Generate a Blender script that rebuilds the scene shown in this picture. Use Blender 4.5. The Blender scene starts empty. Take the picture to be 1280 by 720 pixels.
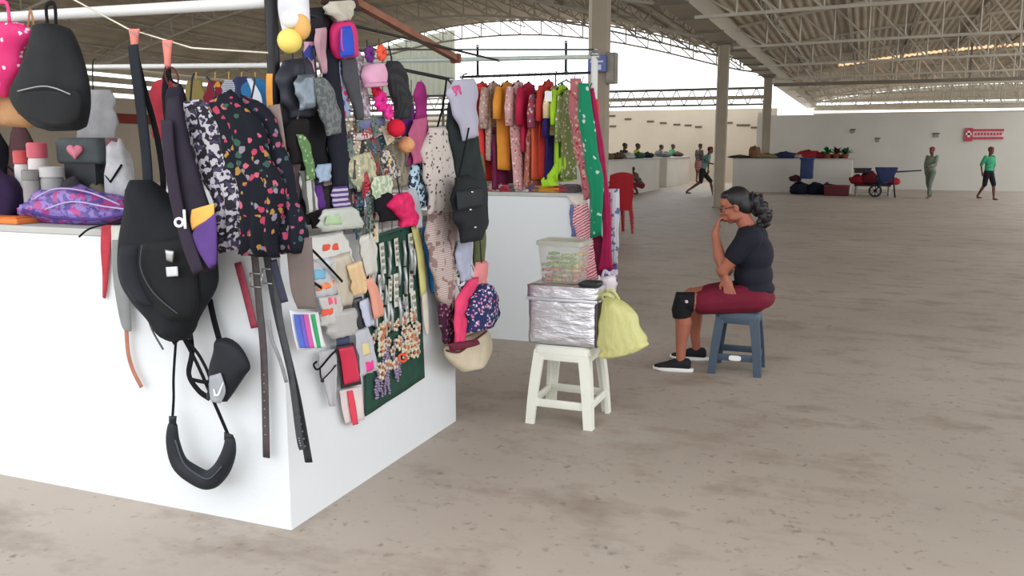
import bpy, bmesh, math, random
from mathutils import Vector, Matrix, noise
random.seed(7)
C = bpy.context.scene.collection
PI = math.pi
# ------------------------------------------------------------------ camera
F_PX = 1088.0
PITCH = math.atan(174/1088); YAW = math.atan(441/1102)
CAM = Vector((0, 0, 1.5))
FH = Vector((-math.sin(YAW), math.cos(YAW), 0)); RT = Vector((math.cos(YAW), math.sin(YAW), 0))
FW = FH*math.cos(PITCH) + Vector((0, 0, -math.sin(PITCH)))
UPV = FH*math.sin(PITCH) + Vector((0, 0, math.cos(PITCH)))
def hit(x, y, ax, v):
    """photo measurement (1280x720) -> point of a real plane (axis ax = v)"""
    d = FW + RT*((x-640)/F_PX) + UPV*((360-y)/F_PX)
    return CAM + d*((v-CAM[ax])/d[ax])
def G(x, y, z=0.0): return hit(x, y, 2, z)
cam = bpy.data.objects.new('camera', bpy.data.cameras.new('camera')); C.objects.link(cam)
cam.data.sensor_width = 36; cam.data.lens = 36*F_PX/1280
cam.data.clip_start = 0.05; cam.data.clip_end = 400
cam.matrix_world = Matrix(((RT.x, UPV.x, -FW.x, CAM.x), (RT.y, UPV.y, -FW.y, CAM.y), (RT.z, UPV.z, -FW.z, CAM.z), (0, 0, 0, 1)))
bpy.context.scene.camera = cam

# ------------------------------------------------------------------ materials
MATS = {}
def c3(c):
    """8-bit display colour -> linear"""
    return tuple(((v/255)/12.92 if v/255 <= .04045 else ((v/255+.055)/1.055)**2.4) for v in c) + (1,)
def newmat(name):
    m = bpy.data.materials.new(name); m.use_nodes = True
    nt = m.node_tree; b = nt.nodes['Principled BSDF']
    return m, nt, b
def mix(nt, a, b, fac):
    n = nt.nodes.new('ShaderNodeMix'); n.data_type = 'RGBA'
    for s, v in ((n.inputs[6], a), (n.inputs[7], b), (n.inputs[0], fac)):
        if hasattr(v, 'is_linked') or hasattr(v, 'links'): nt.links.new(v, s)
        else: s.default_value = v
    return n.outputs[2]
def coords(nt, scale=(1, 1, 1), rot=(0, 0, 0), off=(0, 0, 0)):
    tc = nt.nodes.new('ShaderNodeTexCoord'); mp = nt.nodes.new('ShaderNodeMapping')
    mp.inputs['Scale'].default_value = scale; mp.inputs['Rotation'].default_value = rot; mp.inputs['Location'].default_value = off
    nt.links.new(tc.outputs['Object'], mp.inputs['Vector']); return mp.outputs[0]
def bump(nt, b, h, strength=.3, dist=.01):
    n = nt.nodes.new('ShaderNodeBump'); n.inputs['Strength'].default_value = strength; n.inputs['Distance'].default_value = dist
    nt.links.new(h, n.inputs['Height']); nt.links.new(n.outputs[0], b.inputs['Normal'])
def ntex(nt, vec, scale, detail=3, rough=.5):
    n = nt.nodes.new('ShaderNodeTexNoise'); n.inputs['Scale'].default_value = scale; n.inputs['Detail'].default_value = detail
    n.inputs['Roughness'].default_value = rough
    nt.links.new(vec, n.inputs['Vector']); return n.outputs[0]
def ramp(nt, v, a, b):
    n = nt.nodes.new('ShaderNodeMapRange'); n.inputs[1].default_value = a; n.inputs[2].default_value = b
    n.clamp = True; nt.links.new(v, n.inputs[0]); return n.outputs[0]
def plain(col, rough=.75, metal=0, var=.12, vscale=9, bumpy=.0, spec=.3):
    k = ('plain', col, rough, metal, var, vscale, bumpy)
    if k in MATS: return MATS[k]
    m, nt, b = newmat('paint_%d_%d_%d' % col); v = coords(nt)
    c = c3(col); d = tuple(x*(1-var) for x in c[:3])+(1,); e = tuple(min(1, x*(1+var)) for x in c[:3])+(1,)
    n = ntex(nt, v, vscale, 4)
    nt.links.new(mix(nt, d, e, ramp(nt, n, .3, .7)), b.inputs['Base Color'])
    b.inputs['Roughness'].default_value = rough; b.inputs['Metallic'].default_value = metal
    b.inputs['Specular IOR Level'].default_value = spec
    if bumpy: bump(nt, b, ntex(nt, v, 60, 3), bumpy, .006)
    MATS[k] = m; return m
def cloth(col, var=.15): return plain(col, .88, 0, var, 14, .25, .15)
def spots(base, cols, scale=18, thr=.33, rough=.85, leaf=None):
    """printed fabric: blobs of several colours on a ground colour"""
    k = ('spots', base, tuple(cols), scale, thr)
    if k in MATS: return MATS[k]
    m, nt, b = newmat('print_%d_%d_%d' % base); cur = c3(base)
    for i, cc in enumerate(cols):
        v = coords(nt, (1, 1, 1), (0.3*i, .5*i, .2*i), (3.1*i, 1.7*i, 5.3*i))
        nz = nt.nodes.new('ShaderNodeTexNoise'); nz.inputs['Scale'].default_value = scale*1.6; nt.links.new(v, nz.inputs['Vector'])
        ad = nt.nodes.new('ShaderNodeVectorMath'); ad.operation = 'MULTIPLY_ADD'
        nt.links.new(nz.outputs[1], ad.inputs[0]); ad.inputs[1].default_value = (.6/scale,)*3; nt.links.new(v, ad.inputs[2])
        w = nt.nodes.new('ShaderNodeTexVoronoi'); w.inputs['Scale'].default_value = scale; nt.links.new(ad.outputs[0], w.inputs['Vector'])
        t = nt.nodes.new('ShaderNodeMath'); t.operation = 'LESS_THAN'; t.inputs[1].default_value = thr
        nt.links.new(w.outputs['Distance'], t.inputs[0])
        cur = mix(nt, cur, c3(cc), t.outputs[0])
    nt.links.new(cur, b.inputs['Base Color']); b.inputs['Roughness'].default_value = rough
    b.inputs['Specular IOR Level'].default_value = .15
    MATS[k] = m; return m
def patches(a, bcol, scale=22, thr=.5, c=None, rough=.85):
    k = ('patch', a, bcol, scale, thr, c)
    if k in MATS: return MATS[k]
    m, nt, b = newmat('patch_%d_%d_%d' % a); v = coords(nt)
    n = ntex(nt, v, scale, 1.5); cur = mix(nt, c3(a), c3(bcol), ramp(nt, n, thr-.01, thr+.01))
    if c:
        n2 = ntex(nt, coords(nt, (1, 1, 1), (0, 0, 0), (4, 5, 6)), scale, 1.5)
        cur = mix(nt, cur, c3(c), ramp(nt, n2, .58, .6))
    nt.links.new(cur, b.inputs['Base Color']); b.inputs['Roughness'].default_value = rough
    MATS[k] = m; return m
def stripes(a, bcol, scale=20, rot=(0, 0, 0), thr=.5, c=None, distort=0, rough=.8):
    k = ('str', a, bcol, scale, rot, thr, c, distort)
    if k in MATS: return MATS[k]
    m, nt, b = newmat('stripe_%d_%d_%d' % a); v = coords(nt, (1, 1, 1), rot)
    w = nt.nodes.new('ShaderNodeTexWave'); w.bands_direction = 'Z'; w.inputs['Scale'].default_value = scale
    w.inputs['Distortion'].default_value = distort; nt.links.new(v, w.inputs['Vector'])
    cur = mix(nt, c3(a), c3(bcol), ramp(nt, w.outputs[1], thr-.03, thr+.03))
    if c:
        n2 = ntex(nt, coords(nt, (1, 1, 1), (0, 0, 0), (4, 5, 6)), scale*.7, 1.5)
        cur = mix(nt, cur, c3(c), ramp(nt, n2, .57, .6))
    nt.links.new(cur, b.inputs['Base Color']); b.inputs['Roughness'].default_value = rough
    MATS[k] = m; return m
def clear(col=(235, 240, 240), alpha=.3, rough=.12):
    k = ('clear', col, alpha)
    if k in MATS: return MATS[k]
    m, nt, b = newmat('clear_plastic'); b.inputs['Base Color'].default_value = c3(col)
    b.inputs['Roughness'].default_value = rough; b.inputs['Alpha'].default_value = alpha
    v = coords(nt); bump(nt, b, ntex(nt, v, 30, 3), .3, .01)
    MATS[k] = m; return m
def foil():
    if 'foil' in MATS: return MATS['foil']
    m, nt, b = newmat('silver_foil'); v = coords(nt, (5, 5, 16), (.15, .1, 0))
    b.inputs['Base Color'].default_value = c3((225, 225, 232)); b.inputs['Metallic'].default_value = 1; b.inputs['Roughness'].default_value = .3
    bump(nt, b, ntex(nt, v, 2.6, 4, .6), .8, .008); MATS['foil'] = m; return m
METAL = plain((170, 172, 172), .35, .8, .06); CHROME = plain((215, 218, 220), .2, .9, .03)
WHITEP = plain((226, 226, 224), .4, 0, .03, 4); BLACKC = cloth((22, 23, 27)); DARKP = plain((28, 28, 32), .4, 0, .1)
GALV = plain((176, 170, 160), .55, .1, .1, 3)

# ------------------------------------------------------------------ mesh builder
class MB:
    def __init__(s): s.bm = bmesh.new(); s.uv = None
    def face(s, vs):
        try: return s.bm.faces.new(vs)
        except ValueError: return None
    def rings(s, rings, closed=True, cap=True):
        vr = [[s.bm.verts.new(p) for p in r] for r in rings]
        n = len(vr[0])
        for a, b in zip(vr, vr[1:]):
            for i in range(n if closed else n-1):
                j = (i+1) % n; s.face((a[i], a[j], b[j], b[i]))
        if cap and closed: s.face(vr[0][::-1]); s.face(vr[-1])
        return s
    def box(s, x0, x1, y0, y1, z0, z1, bev=0.0):
        return s.obox(Vector(((x0+x1)/2, (y0+y1)/2, (z0+z1)/2)), (abs(x1-x0), abs(y1-y0), abs(z1-z0)), None, bev)
    def obox(s, c, size, rot=None, bev=0.0):
        t = bmesh.new(); bmesh.ops.create_cube(t, size=1)
        for v in t.verts: v.co = Vector((v.co.x*size[0], v.co.y*size[1], v.co.z*size[2]))
        if bev: bmesh.ops.bevel(t, geom=t.edges[:], offset=min(bev, min(size)*.45), segments=2, affect='EDGES', profile=.6)
        M = Matrix.Translation(c) @ (rot.to_4x4() if rot else Matrix())
        return s.merge(t, M)
    def merge(s, t, M=Matrix()):
        mp = {v: s.bm.verts.new(M @ v.co) for v in t.verts}
        for f in t.faces: s.face([mp[v] for v in f.verts])
        t.free(); return s
    def ball(s, c, r, sub=2, rot=None):
        t = bmesh.new(); bmesh.ops.create_icosphere(t, subdivisions=sub, radius=1)
        if not hasattr(r, '__len__'): r = (r, r, r)
        for v in t.verts: v.co = Vector((v.co.x*r[0], v.co.y*r[1], v.co.z*r[2]))
        return s.merge(t, Matrix.Translation(c) @ (rot.to_4x4() if rot else Matrix()))
    def tube(s, pts, r, seg=8, flat=None, nrm=None, cap=True):
        """r: radius or list; flat=(half width, half thickness) makes a ribbon whose flat side faces nrm"""
        pts = [Vector(p) for p in pts]; n = len(pts); rs = r if hasattr(r, '__len__') else [r]*n
        out = []; prev = None
        for i, p in enumerate(pts):
            t = (pts[min(i+1, n-1)]-pts[max(i-1, 0)]).normalized()
            if nrm is not None: a = t.cross(Vector(nrm))
            elif prev is not None: a = prev - t*prev.dot(t)
            else: a = t.cross(Vector((0, 0, 1)) if abs(t.z) < .9 else Vector((1, 0, 0)))
            if a.length < 1e-6: a = t.orthogonal()
            a.normalize(); prev = a; b = t.cross(a).normalized()
            if flat: w, h = flat[0]*rs[i], flat[1]*rs[i]
            else: w = h = rs[i]
            out.append([p + a*math.cos(q)*w + b*math.sin(q)*h for q in (2*PI*k/seg for k in range(seg))])
        return s.rings(out, True, cap)
    def bar(s, a, b, w, h=None, up=(0, 0, 1)):
        a, b = Vector(a), Vector(b); h = h or w; t = (b-a); L = t.length
        if L < 1e-6: return s
        t.normalize(); x = t.cross(Vector(up))
        if x.length < 1e-4: x = t.orthogonal()
        x.normalize(); y = x.cross(t)
        return s.rings([[p + x*sx*w/2 + y*sy*h/2 for sx, sy in ((-1, -1), (1, -1), (1, 1), (-1, 1))] for p in (a, b)])
    def lathe(s, c, prof, seg=20, sx=1, sy=1, cap=True):
        return s.rings([[Vector((c[0]+r*sx*math.cos(2*PI*k/seg), c[1]+r*sy*math.sin(2*PI*k/seg), c[2]+z)) for k in range(seg)] for r, z in prof], True, cap)
    def limb(s, pr, seg=12):
        pts = [Vector(p) for p, r in pr]; rs = [r for p, r in pr]
        s.tube(pts, rs, seg)
        for p, r in zip(pts, rs): s.ball(p, r, 2)
        return s
W = {}
def catmull(rows, sub):
    if len(rows) < 3 or sub < 2:
        if sub < 2: return rows
        return [[a[k]+(b[k]-a[k])*j/sub for k in range(len(a))] for a, b in zip(rows, rows[1:]) for j in range(sub)] + [rows[-1]]
    out = []; n = len(rows)
    for i in range(n-1):
        p0, p1, p2, p3 = rows[max(i-1, 0)], rows[i], rows[i+1], rows[min(i+2, n-1)]
        for j in range(sub):
            t = j/sub
            out.append([.5*((2*p1[k])+(-p0[k]+p2[k])*t+(2*p0[k]-5*p1[k]+4*p2[k]-p3[k])*t*t+(-p0[k]+3*p1[k]-3*p2[k]+p3[k])*t**3) for k in range(len(p1))])
    out.append(list(rows[-1])); return out
def obj(name, mb, mat, parent=None, smooth=True, label=None, remesh=0, smoothit=0):
    bm = mb.bm if isinstance(mb, MB) else mb
    bmesh.ops.recalc_face_normals(bm, faces=bm.faces[:])
    if parent is not None: L = W[parent.name]
    else:
        xs = [v.co for v in bm.verts]
        L = Vector((sum(v.x for v in xs)/len(xs), sum(v.y for v in xs)/len(xs), min(v.z for v in xs)))
    for v in bm.verts: v.co -= L
    me = bpy.data.meshes.new(name); bm.to_mesh(me); bm.free()
    o = bpy.data.objects.new(name, me); C.objects.link(o)
    if remesh:
        md = o.modifiers.new('r', 'REMESH'); md.mode = 'VOXEL'; md.voxel_size = remesh; md.use_smooth_shade = True
        if smoothit:
            s2 = o.modifiers.new('s', 'SMOOTH'); s2.iterations = smoothit; s2.factor = .5
        dg = bpy.context.evaluated_depsgraph_get(); me2 = bpy.data.meshes.new_from_object(o.evaluated_get(dg))
        o.modifiers.clear(); o.data = me2; me2.name = name; bpy.data.meshes.remove(me); me = me2
    if smooth:
        for p in me.polygons: p.use_smooth = True
        if smooth == 'auto':
            try: me.set_sharp_from_angle(angle=.6)
            except Exception: pass
    me.materials.clear(); me.materials.append(mat)
    if parent is not None: o.parent = parent
    else: o.location = L
    W[o.name] = L.copy()
    if label: o['label'] = label
    return o
def tag(o, label, cat, group=None):
    o['label'] = label; o['category'] = cat
    if group: o['group'] = group
    return o
def struct(o): o['kind'] = 'structure'; return o
def thing(name, label, cat, loc=(0, 0, 0), group=None):
    o = bpy.data.objects.new(name, None); C.objects.link(o); o.location = loc; o.empty_display_size = .05
    W[o.name] = Vector(loc); return tag(o, label, cat, group)
def dup(root, loc, rotz=0, label=None, group=None, scale=None):
    r = root.copy(); C.objects.link(r); r.location = loc; r.rotation_euler = (0, 0, rotz)
    if scale: r.scale = scale
    if label: r['label'] = label
    if group: r['group'] = group
    for ch in list(root.children):
        c = ch.copy(); C.objects.link(c); c.parent = r
        for g in ch.children:
            d = g.copy(); C.objects.link(d); d.parent = c
    return r

# hanging planes of the stalls
Y1, X1, CH = 2.71, -2.03, 1.17
Y2 = 6.28
def PL(o=0): return (1, Y1-o)      # front face of the near stall
def PR(o=0): return (0, X1+o)      # side face of the near stall
def P2(o=0): return (1, Y2-o)      # front face of the far stall
def px(plane, x, y): return hit(x, y, plane[0], plane[1])
def pnorm(plane): return Vector((0, -1, 0)) if plane[0] == 1 else Vector((1, 0, 0))
def drape(plane, rows, t=.02, folds=3, amp=.008, seg=20, sub=5, seed=0, mb=None, edge=.0):
    """soft hanging body: rows of (xl,yl,xr,yr) or (cx,cy,w); thickness t, folds, closed surface"""
    rr = []; plane = (plane[0], plane[1] + (-t/2 if plane[0] == 1 else t/2))
    for r in rows:
        if len(r) == 3: r = (r[0]-r[2]/2, r[1], r[0]+r[2]/2, r[1])
        a = px(plane, r[0], r[1]); b = px(plane, r[2], r[3]); rr.append([*a, *b])
    rnd = random.Random(seed); ph = rnd.uniform(0, 6.28); n = pnorm(plane); rings = []
    rr = catmull(rr, sub); N = len(rr)
    for i, q in enumerate(rr):
        a = Vector(q[:3]); b = Vector(q[3:]); d = b-a; v = i/max(1, N-1)
        if amp > .004:
            a = a + d*.16*noise.noise(Vector((seed+ph, v*5, 0))); b = b + d*.16*noise.noise(Vector((seed+ph, v*5, 9))); d = b-a
        endt = min(1, .35+min(v, 1-v)*8)
        ring = []
        for k in range(seg):
            th = 2*PI*k/seg; u = -math.cos(th); dep = math.sin(th)
            f = amp*math.sin(u*PI*folds+ph+1.3*math.sin(v*3+ph))*(.4+.6*v) if amp else 0
            e = edge*math.sin(v*17+ph+k)*d.length
            ring.append(a + d*((u+1)/2) + n*(dep*t/2*endt + f) + Vector((0, 0, e)))
        rings.append(ring)
    mb = mb or MB(); mb.rings(rings); return mb
def strap(plane, pts, w=.02, t=.004, mb=None, sub=5, off=0):
    """ribbon through photo points in a hanging plane"""
    n = pnorm(plane); q = catmull([list(px(plane, *p)+n*off) for p in pts], sub)
    mb = mb or MB(); mb.tube([Vector(p) for p in q], 1, 8, (w/2, t/2), n); return mb
def cord(plane, pts, r=.003, mb=None, sub=5, off=0):
    n = pnorm(plane); q = catmull([list(px(plane, *p)+n*off) for p in pts], sub)
    mb = mb or MB(); mb.tube([Vector(p) for p in q], r, 6); return mb
def basept(plane, rows):
    r = rows[-1]; return px(plane, r[0] if len(r) == 3 else (r[0]+r[2])/2, r[1])
def hang(name, label, cat, plane, rows, mat, t=.02, folds=3, amp=.008, group=None, seed=0, hook=None, hookm=None, **k):
    """a hung piece with a hook; one thing"""
    if hook is None:
        return tag(obj(name, drape(plane, rows, t, folds, amp, seed=seed, **k), mat), label, cat, group)
    r = thing(name, label, cat, basept(plane, rows), group)
    obj('cloth_body', drape(plane, rows, t, folds, amp, seed=seed, **k), mat, r)
    obj('hook', cord(plane, hook, .0035), hookm or DARKP, r)
    return r
# ------------------------------------------------------------------ the hall
def concrete():
    m, nt, b = newmat('concrete_floor'); v = coords(nt)
    n1 = ntex(nt, v, .45, 6, .6); n2 = ntex(nt, coords(nt, (1, 1.6, 1)), 2.2, 6, .65); n3 = ntex(nt, v, 24, 4)
    c = mix(nt, c3((160, 148, 137)), c3((180, 168, 157)), ramp(nt, n1, .3, .7))
    c = mix(nt, c, c3((138, 123, 110)), ramp(nt, n2, .5, .75))
    c = mix(nt, c, c3((176, 170, 162)), ramp(nt, ntex(nt, coords(nt, (1, 1, 1), (0, 0, 0), (9, 2, 0)), 1.5, 6, .7), .6, .8))
    c = mix(nt, c, c3((120, 108, 98)), ramp(nt, n3, .62, .8))
    # saw-cut joints and one wandering crack
    sx = nt.nodes.new('ShaderNodeSeparateXYZ'); nt.links.new(v, sx.inputs[0])
    def line(out, at, w, wob):
        nz = ntex(nt, v, 1.5, 4); a = nt.nodes.new('ShaderNodeMath'); a.operation = 'MULTIPLY_ADD'
        nt.links.new(nz, a.inputs[0]); a.inputs[1].default_value = wob; nt.links.new(out, a.inputs[2])
        s = nt.nodes.new('ShaderNodeMath'); s.operation = 'SUBTRACT'; nt.links.new(a.outputs[0], s.inputs[0]); s.inputs[1].default_value = at+wob*.5
        ab = nt.nodes.new('ShaderNodeMath'); ab.operation = 'ABSOLUTE'; nt.links.new(s.outputs[0], ab.inputs[0])
        l = nt.nodes.new('ShaderNodeMath'); l.operation = 'LESS_THAN'; nt.links.new(ab.outputs[0], l.inputs[0]); l.inputs[1].default_value = w
        return l.outputs[0]
    c = mix(nt, c, c3((105, 95, 88)), line(sx.outputs[1], 2.43, .003, .10))
    c = mix(nt, c, c3((112, 100, 90)), line(sx.outputs[1], 7.9, .006, .0))
    c = mix(nt, c, c3((112, 100, 90)), line(sx.outputs[0], -1.55, .005, .02))
    c = mix(nt, c, c3((112, 100, 90)), line(sx.outputs[1], 14.2, .008, .0))
    nt.links.new(c, b.inputs['Base Color']); b.inputs['Roughness'].default_value = .55
    b.inputs['Specular IOR Level'].default_value = .35
    bump(nt, b, n3, .15, .004); return m
struct(obj('floor', MB().box(-26, 20, -8, 60, -.1, 0), concrete(), smooth=False))
WALLG = plain((196, 192, 184), .85, 0, .07, .5, .1); WALLB = plain((196, 184, 166), .85, 0, .07, .5, .1)
STEEL = plain((187, 181, 168), .6, .0, .1, 2); SHEET = plain((178, 168, 150), .75, 0, .14, .8)
DSTEEL = plain((120, 114, 104), .6, 0, .1, 2)
struct(obj('wall_back', MB().box(-3.95, 20, 35.63, 35.85, 0, 2.78), WALLG, smooth=False))
struct(obj('wall_back_left', MB().box(-26, -3.7, 40.8, 41, 0, 3.28), WALLB, smooth=False))
struct(obj('wall_recess', MB().box(-3.95, -3.75, 35.85, 40.8, 0, 2.9), WALLB, smooth=False))
# left wall with long slot openings under the eave
mb = MB()
for z0, z1 in ((0, 3.3), (3.46, 3.66), (3.8, 4.0), (4.14, 4.5)): mb.box(-25.05, -24.85, 4, 41, z0, z1)
struct(obj('wall_left', mb, WALLB, smooth=False))
struct(obj('trim_1', MB().box(-24.84, -24.8, 4, 41, 2.4, 2.75), plain((140, 62, 50)), smooth=False))
# roof vaults
def zl(x): return 4.35 + 2.35*(1-((x+14.1)/10.7)**2)
def zr(x): return 4.5 + .95*(1-((x-7.3)/10.7)**2)
def vault(zf, x0, x1, y0, y1, n=48, rib=.035):
    mb = MB(); top = []; bot = []
    N = n*4
    for i in range(N+1):
        x = x0+(x1-x0)*i/N; z = zf(x) + (rib if i % 4 in (1, 2) else 0)
        bot.append((x, z)); top.append((x, z+.05))
    prof = bot + top[::-1]
    mb.rings([[Vector((x, y, z)) for x, z in prof] for y in (y0, y1)]); return mb
YA, YB = 1.0, 34.3
struct(obj('ceiling', vault(zr, -3.4, 6.2, YA, 38.4), SHEET, smooth=False))
struct(obj('ceiling', vault(zr, -3.4, 12, 39.5, 62), SHEET, smooth=False))
def warm_sheet():
    m, nt, b = newmat('warm_translucent_sheet'); b.inputs['Base Color'].default_value = c3((246, 226, 206)); b.inputs['Roughness'].default_value = .5
    tr = nt.nodes.new('ShaderNodeBsdfTranslucent'); tr.inputs[0].default_value = c3((255, 232, 205)); mx = nt.nodes.new('ShaderNodeMixShader'); mx.inputs[0].default_value = .7
    nt.links.new(b.outputs[0], mx.inputs[1]); nt.links.new(tr.outputs[0], mx.inputs[2]); nt.links.new(mx.outputs[0], nt.nodes['Material Output'].inputs[0]); return m
struct(obj('window_1', vault(zr, -1.2, 8, 38.4, 39.5), warm_sheet(), smooth=False))
struct(obj('ceiling', vault(zr, -3.4, -1.2, 38.4, 39.5), SHEET, smooth=False))
struct(obj('ceiling', vault(zl, -24.8, -3.4, YA, YB), plain((214, 205, 186), .75, 0, .14, .8), smooth=False))
TY = [6.5, 12, 17.5, 23, 28.5, 34]
def truss(y, x0, x1, ztop, zbot, n, label, grp):
    r = thing('roof_truss', label, 'truss', (x0, y, zbot(x0)), grp)
    a = MB(); b = MB(); w = MB()
    X = [x0+(x1-x0)*i/n for i in range(n+1)]
    for p, q in zip(X, X[1:]):
        a.bar((p, y, ztop(p)-.05), (q, y, ztop(q)-.05), .07, .06); b.bar((p, y, zbot(p)), (q, y, zbot(q)), .08, .06)
    for i, (p, q) in enumerate(zip(X, X[1:])):
        w.bar((p, y, ztop(p)-.05), (q, y, zbot(q)), .04); w.bar((q, y, ztop(q)-.05), (q, y, zbot(q)), .035)
    obj('top_chord', a, STEEL, r, False); obj('bottom_chord', b, STEEL, r, False); obj('web', w, STEEL, r, False)
    return r
for y in (39.8, 45.3, 50.8, 56.3, 61.8): truss(y, -3.2, 12, zr, lambda x: 4.0+.12*(1-((x-7.3)/10.7)**2), 18, 'cream steel lattice truss across the right hand roof bay', 'trusses of the right roof bay')
for y in TY:
    truss(y, -3.2, 6.2, zr, lambda x: 4.0+.12*(1-((x-7.3)/10.7)**2), 12, 'cream steel lattice truss across the right hand roof bay', 'trusses of the right roof bay')
    truss(y, -24.6, -3.6, zl, lambda x: zl(x)-.12-.5*max(0, 1-((x+14.1)/10.7)**8), 24, 'cream arched lattice truss across the left hand roof bay', 'trusses of the left roof bay')
# lattice purlins running away from the camera
pa = MB(); Lp = 33.2; nn = 30
for i in range(nn):
    y = YA+Lp*i/nn; yy = YA+Lp*(i+1)/nn
    pa.bar((0, y, 0), (0, yy, 0), .05); pa.bar((0, y, -.26), (0, yy, -.26), .035)
    pa.bar((0, y, -.26), (0, (y+yy)/2, 0), .022); pa.bar((0, (y+yy)/2, 0), (0, yy, -.26), .022)
p0 = None
for zf, xs, lab, grp in ((zr, [-2.2+1.65*i for i in range(6)], 'thin lattice purlin running away under the right roof vault', 'purlins of the right bay'),
                    (zl, [-23.6+1.75*i for i in range(12)], 'thin lattice purlin running away under the left roof vault', 'purlins of the left bay')):
    for x in xs:
        if p0 is None:
            p0 = obj('roof_purlin', pa, STEEL, smooth=False); base = p0.location.copy(); p0.location = base+Vector((x, 0, zf(x)-.04)); tag(p0, lab, 'purlin', grp)
        else:
            q = p0.copy(); C.objects.link(q); q.location = base+Vector((x, 0, zf(x)-.04)); tag(q, lab, 'purlin', grp)
for x in [-2.2+1.65*i for i in range(9)]:
    q = p0.copy(); C.objects.link(q); q.location = base+Vector((x, 29.0, zr(x)-.04)); tag(q, 'thin lattice purlin far away under the right roof vault', 'purlin', 'distant purlins of the right bay')
# valley gutter beam on columns
vb = thing('valley_beam', 'long pale boxed gutter beam carried by the row of columns', 'beam', (-3.4, 1, 4.0))
obj('box_beam', MB().box(-3.68, -3.12, 1, 62, 4.12, 4.5), plain((176, 168, 152), .6, 0, .06, 2), vb, False)
m_ = MB()
for i in range(16): m_.box(-3.72, -3.08, 1.5+i*2.1, 1.56+i*2.1, 4.08, 4.12)
obj('flange', m_, DSTEEL, vb, False)
def column(y, label, w=.24):
    r = thing('steel_column', label, 'column', (-3.4, y, 0)); s = w/2
    obj('shaft', MB().box(-3.4-s, -3.4+s, y-s, y+s, .02, 4.08, .015), plain((150, 139, 122), .6, 0, .08, 3), r, False)
    obj('flange', MB().box(-3.4-s-.06, -3.4-s+.0, y-s*.5, y+s*.5, .02, 4.08), plain((196, 188, 174), .6, 0, .08, 3), r, False)
    obj('base_plate', MB().box(-3.4-s*1.5, -3.4+s*1.5, y-s*1.5, y+s*1.5, 0, .025), DSTEEL, r, False)
    obj('cap_plate', MB().box(-3.4-s*1.7, -3.4+s*1.7, y-s*1.4, y+s*1.4, 4.06, 4.1), DSTEEL, r, False)
    return r
column(11.75, 'thick grey steel column rising behind the clothes rack', .21)
column(22.9, 'middle distance steel column directly behind the seated woman', .22)
column(33.9, 'farthest visible steel column standing before the back wall')

# electric box and blue notice on the near column
e = thing('junction_box', 'grey electrical box fixed to the thick column beside the blue notice', 'box', (-3.1, 11.75, 3.6))
q0, q1 = hit(759, 105, 1, 11.7), hit(772, 66, 1, 11.7)
obj('box_body', MB().box(q0.x, q1.x, 11.6, 11.75, q0.z, q1.z, .01), plain((128, 122, 112), .5), e, False)
obj('box_door', MB().box(q0.x+.02, q1.x-.02, 11.58, 11.6, q0.z+.03, q1.z-.03, .004), plain((140, 134, 124), .5), e, False)
q0, q1 = hit(734, 90, 1, 11.5), hit(757, 68, 1, 11.5)
s = thing('notice_sign', 'small blue and white notice fixed high on the thick column', 'sign', ((q0.x+q1.x)/2, 11.55, q0.z))
obj('sign_board', MB().box(q0.x, q1.x, 11.52, 11.55, q0.z, q1.z, .004), plain((92, 108, 168), .5), s, False)
mb = MB(); w_ = q1.x-q0.x; h_ = q1.z-q0.z
mb.box(q0.x+.15*w_, q0.x+.85*w_, 11.51, 11.52, q0.z+.55*h_, q0.z+.66*h_); mb.box(q0.x+.25*w_, q0.x+.75*w_, 11.51, 11.52, q0.z+.12*h_, q0.z+.42*h_)
obj('white_marking', mb, plain((205, 212, 232), .5), s, False)
# gable of the right bay: fascia with slots, eave truss
def eave(x0, x1, y, z0, z1, lab):
    r = thing('eave_truss', lab, 'truss', (x0, y, z0)); a = MB(); w = MB(); n = int((x1-x0)/.6)
    a.bar((x0, y, z0), (x1, y, z0), .07); a.bar((x0, y, z1), (x1, y, z1), .09)
    for i in range(n):
        p = x0+(x1-x0)*i/n; q = x0+(x1-x0)*(i+1)/n
        w.bar((p, y, z0), ((p+q)/2, y, z1), .035); w.bar(((p+q)/2, y, z1), (q, y, z0), .035)
    obj('chord', a, DSTEEL, r, False); obj('web', w, STEEL, r, False)
mb = MB()
def gab(x0, x1, zlo, zf, y=62.2, n=16):
    for i in range(n):
        a = x0+(x1-x0)*i/n; b = x0+(x1-x0)*(i+1)/n
        mb.rings([[Vector((a, yy, zlo)), Vector((b, yy, zlo)), Vector((b, yy, zf(b))), Vector((a, yy, zf(a)))] for yy in (y, y+.06)])
gab(-3.3, 14, 4.5, zr); gab(-3.3, 14, 3.98, lambda x: 4.35); gab(-3.3, 14, 0, lambda x: 3.84)
struct(obj('wall_gable_far', mb, SHEET, smooth=False))
tb = thing('tie_beam', 'dark steel tie beam crossing high before the grey back wall', 'beam', (-3.2, 34.6, 3.8))
obj('beam_body', MB().box(-3.3, 12, 34.55, 34.65, 3.80, 3.92), DSTEEL, tb, False); obj('hanger_rod', MB().box(3.2, 3.26, 34.58, 34.62, 3.92, 5.2), DSTEEL, tb, False)
eave(-24.6, -3.6, 34.4, 3.15, 3.75, 'flat lattice eave truss below the bright open gable')
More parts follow.
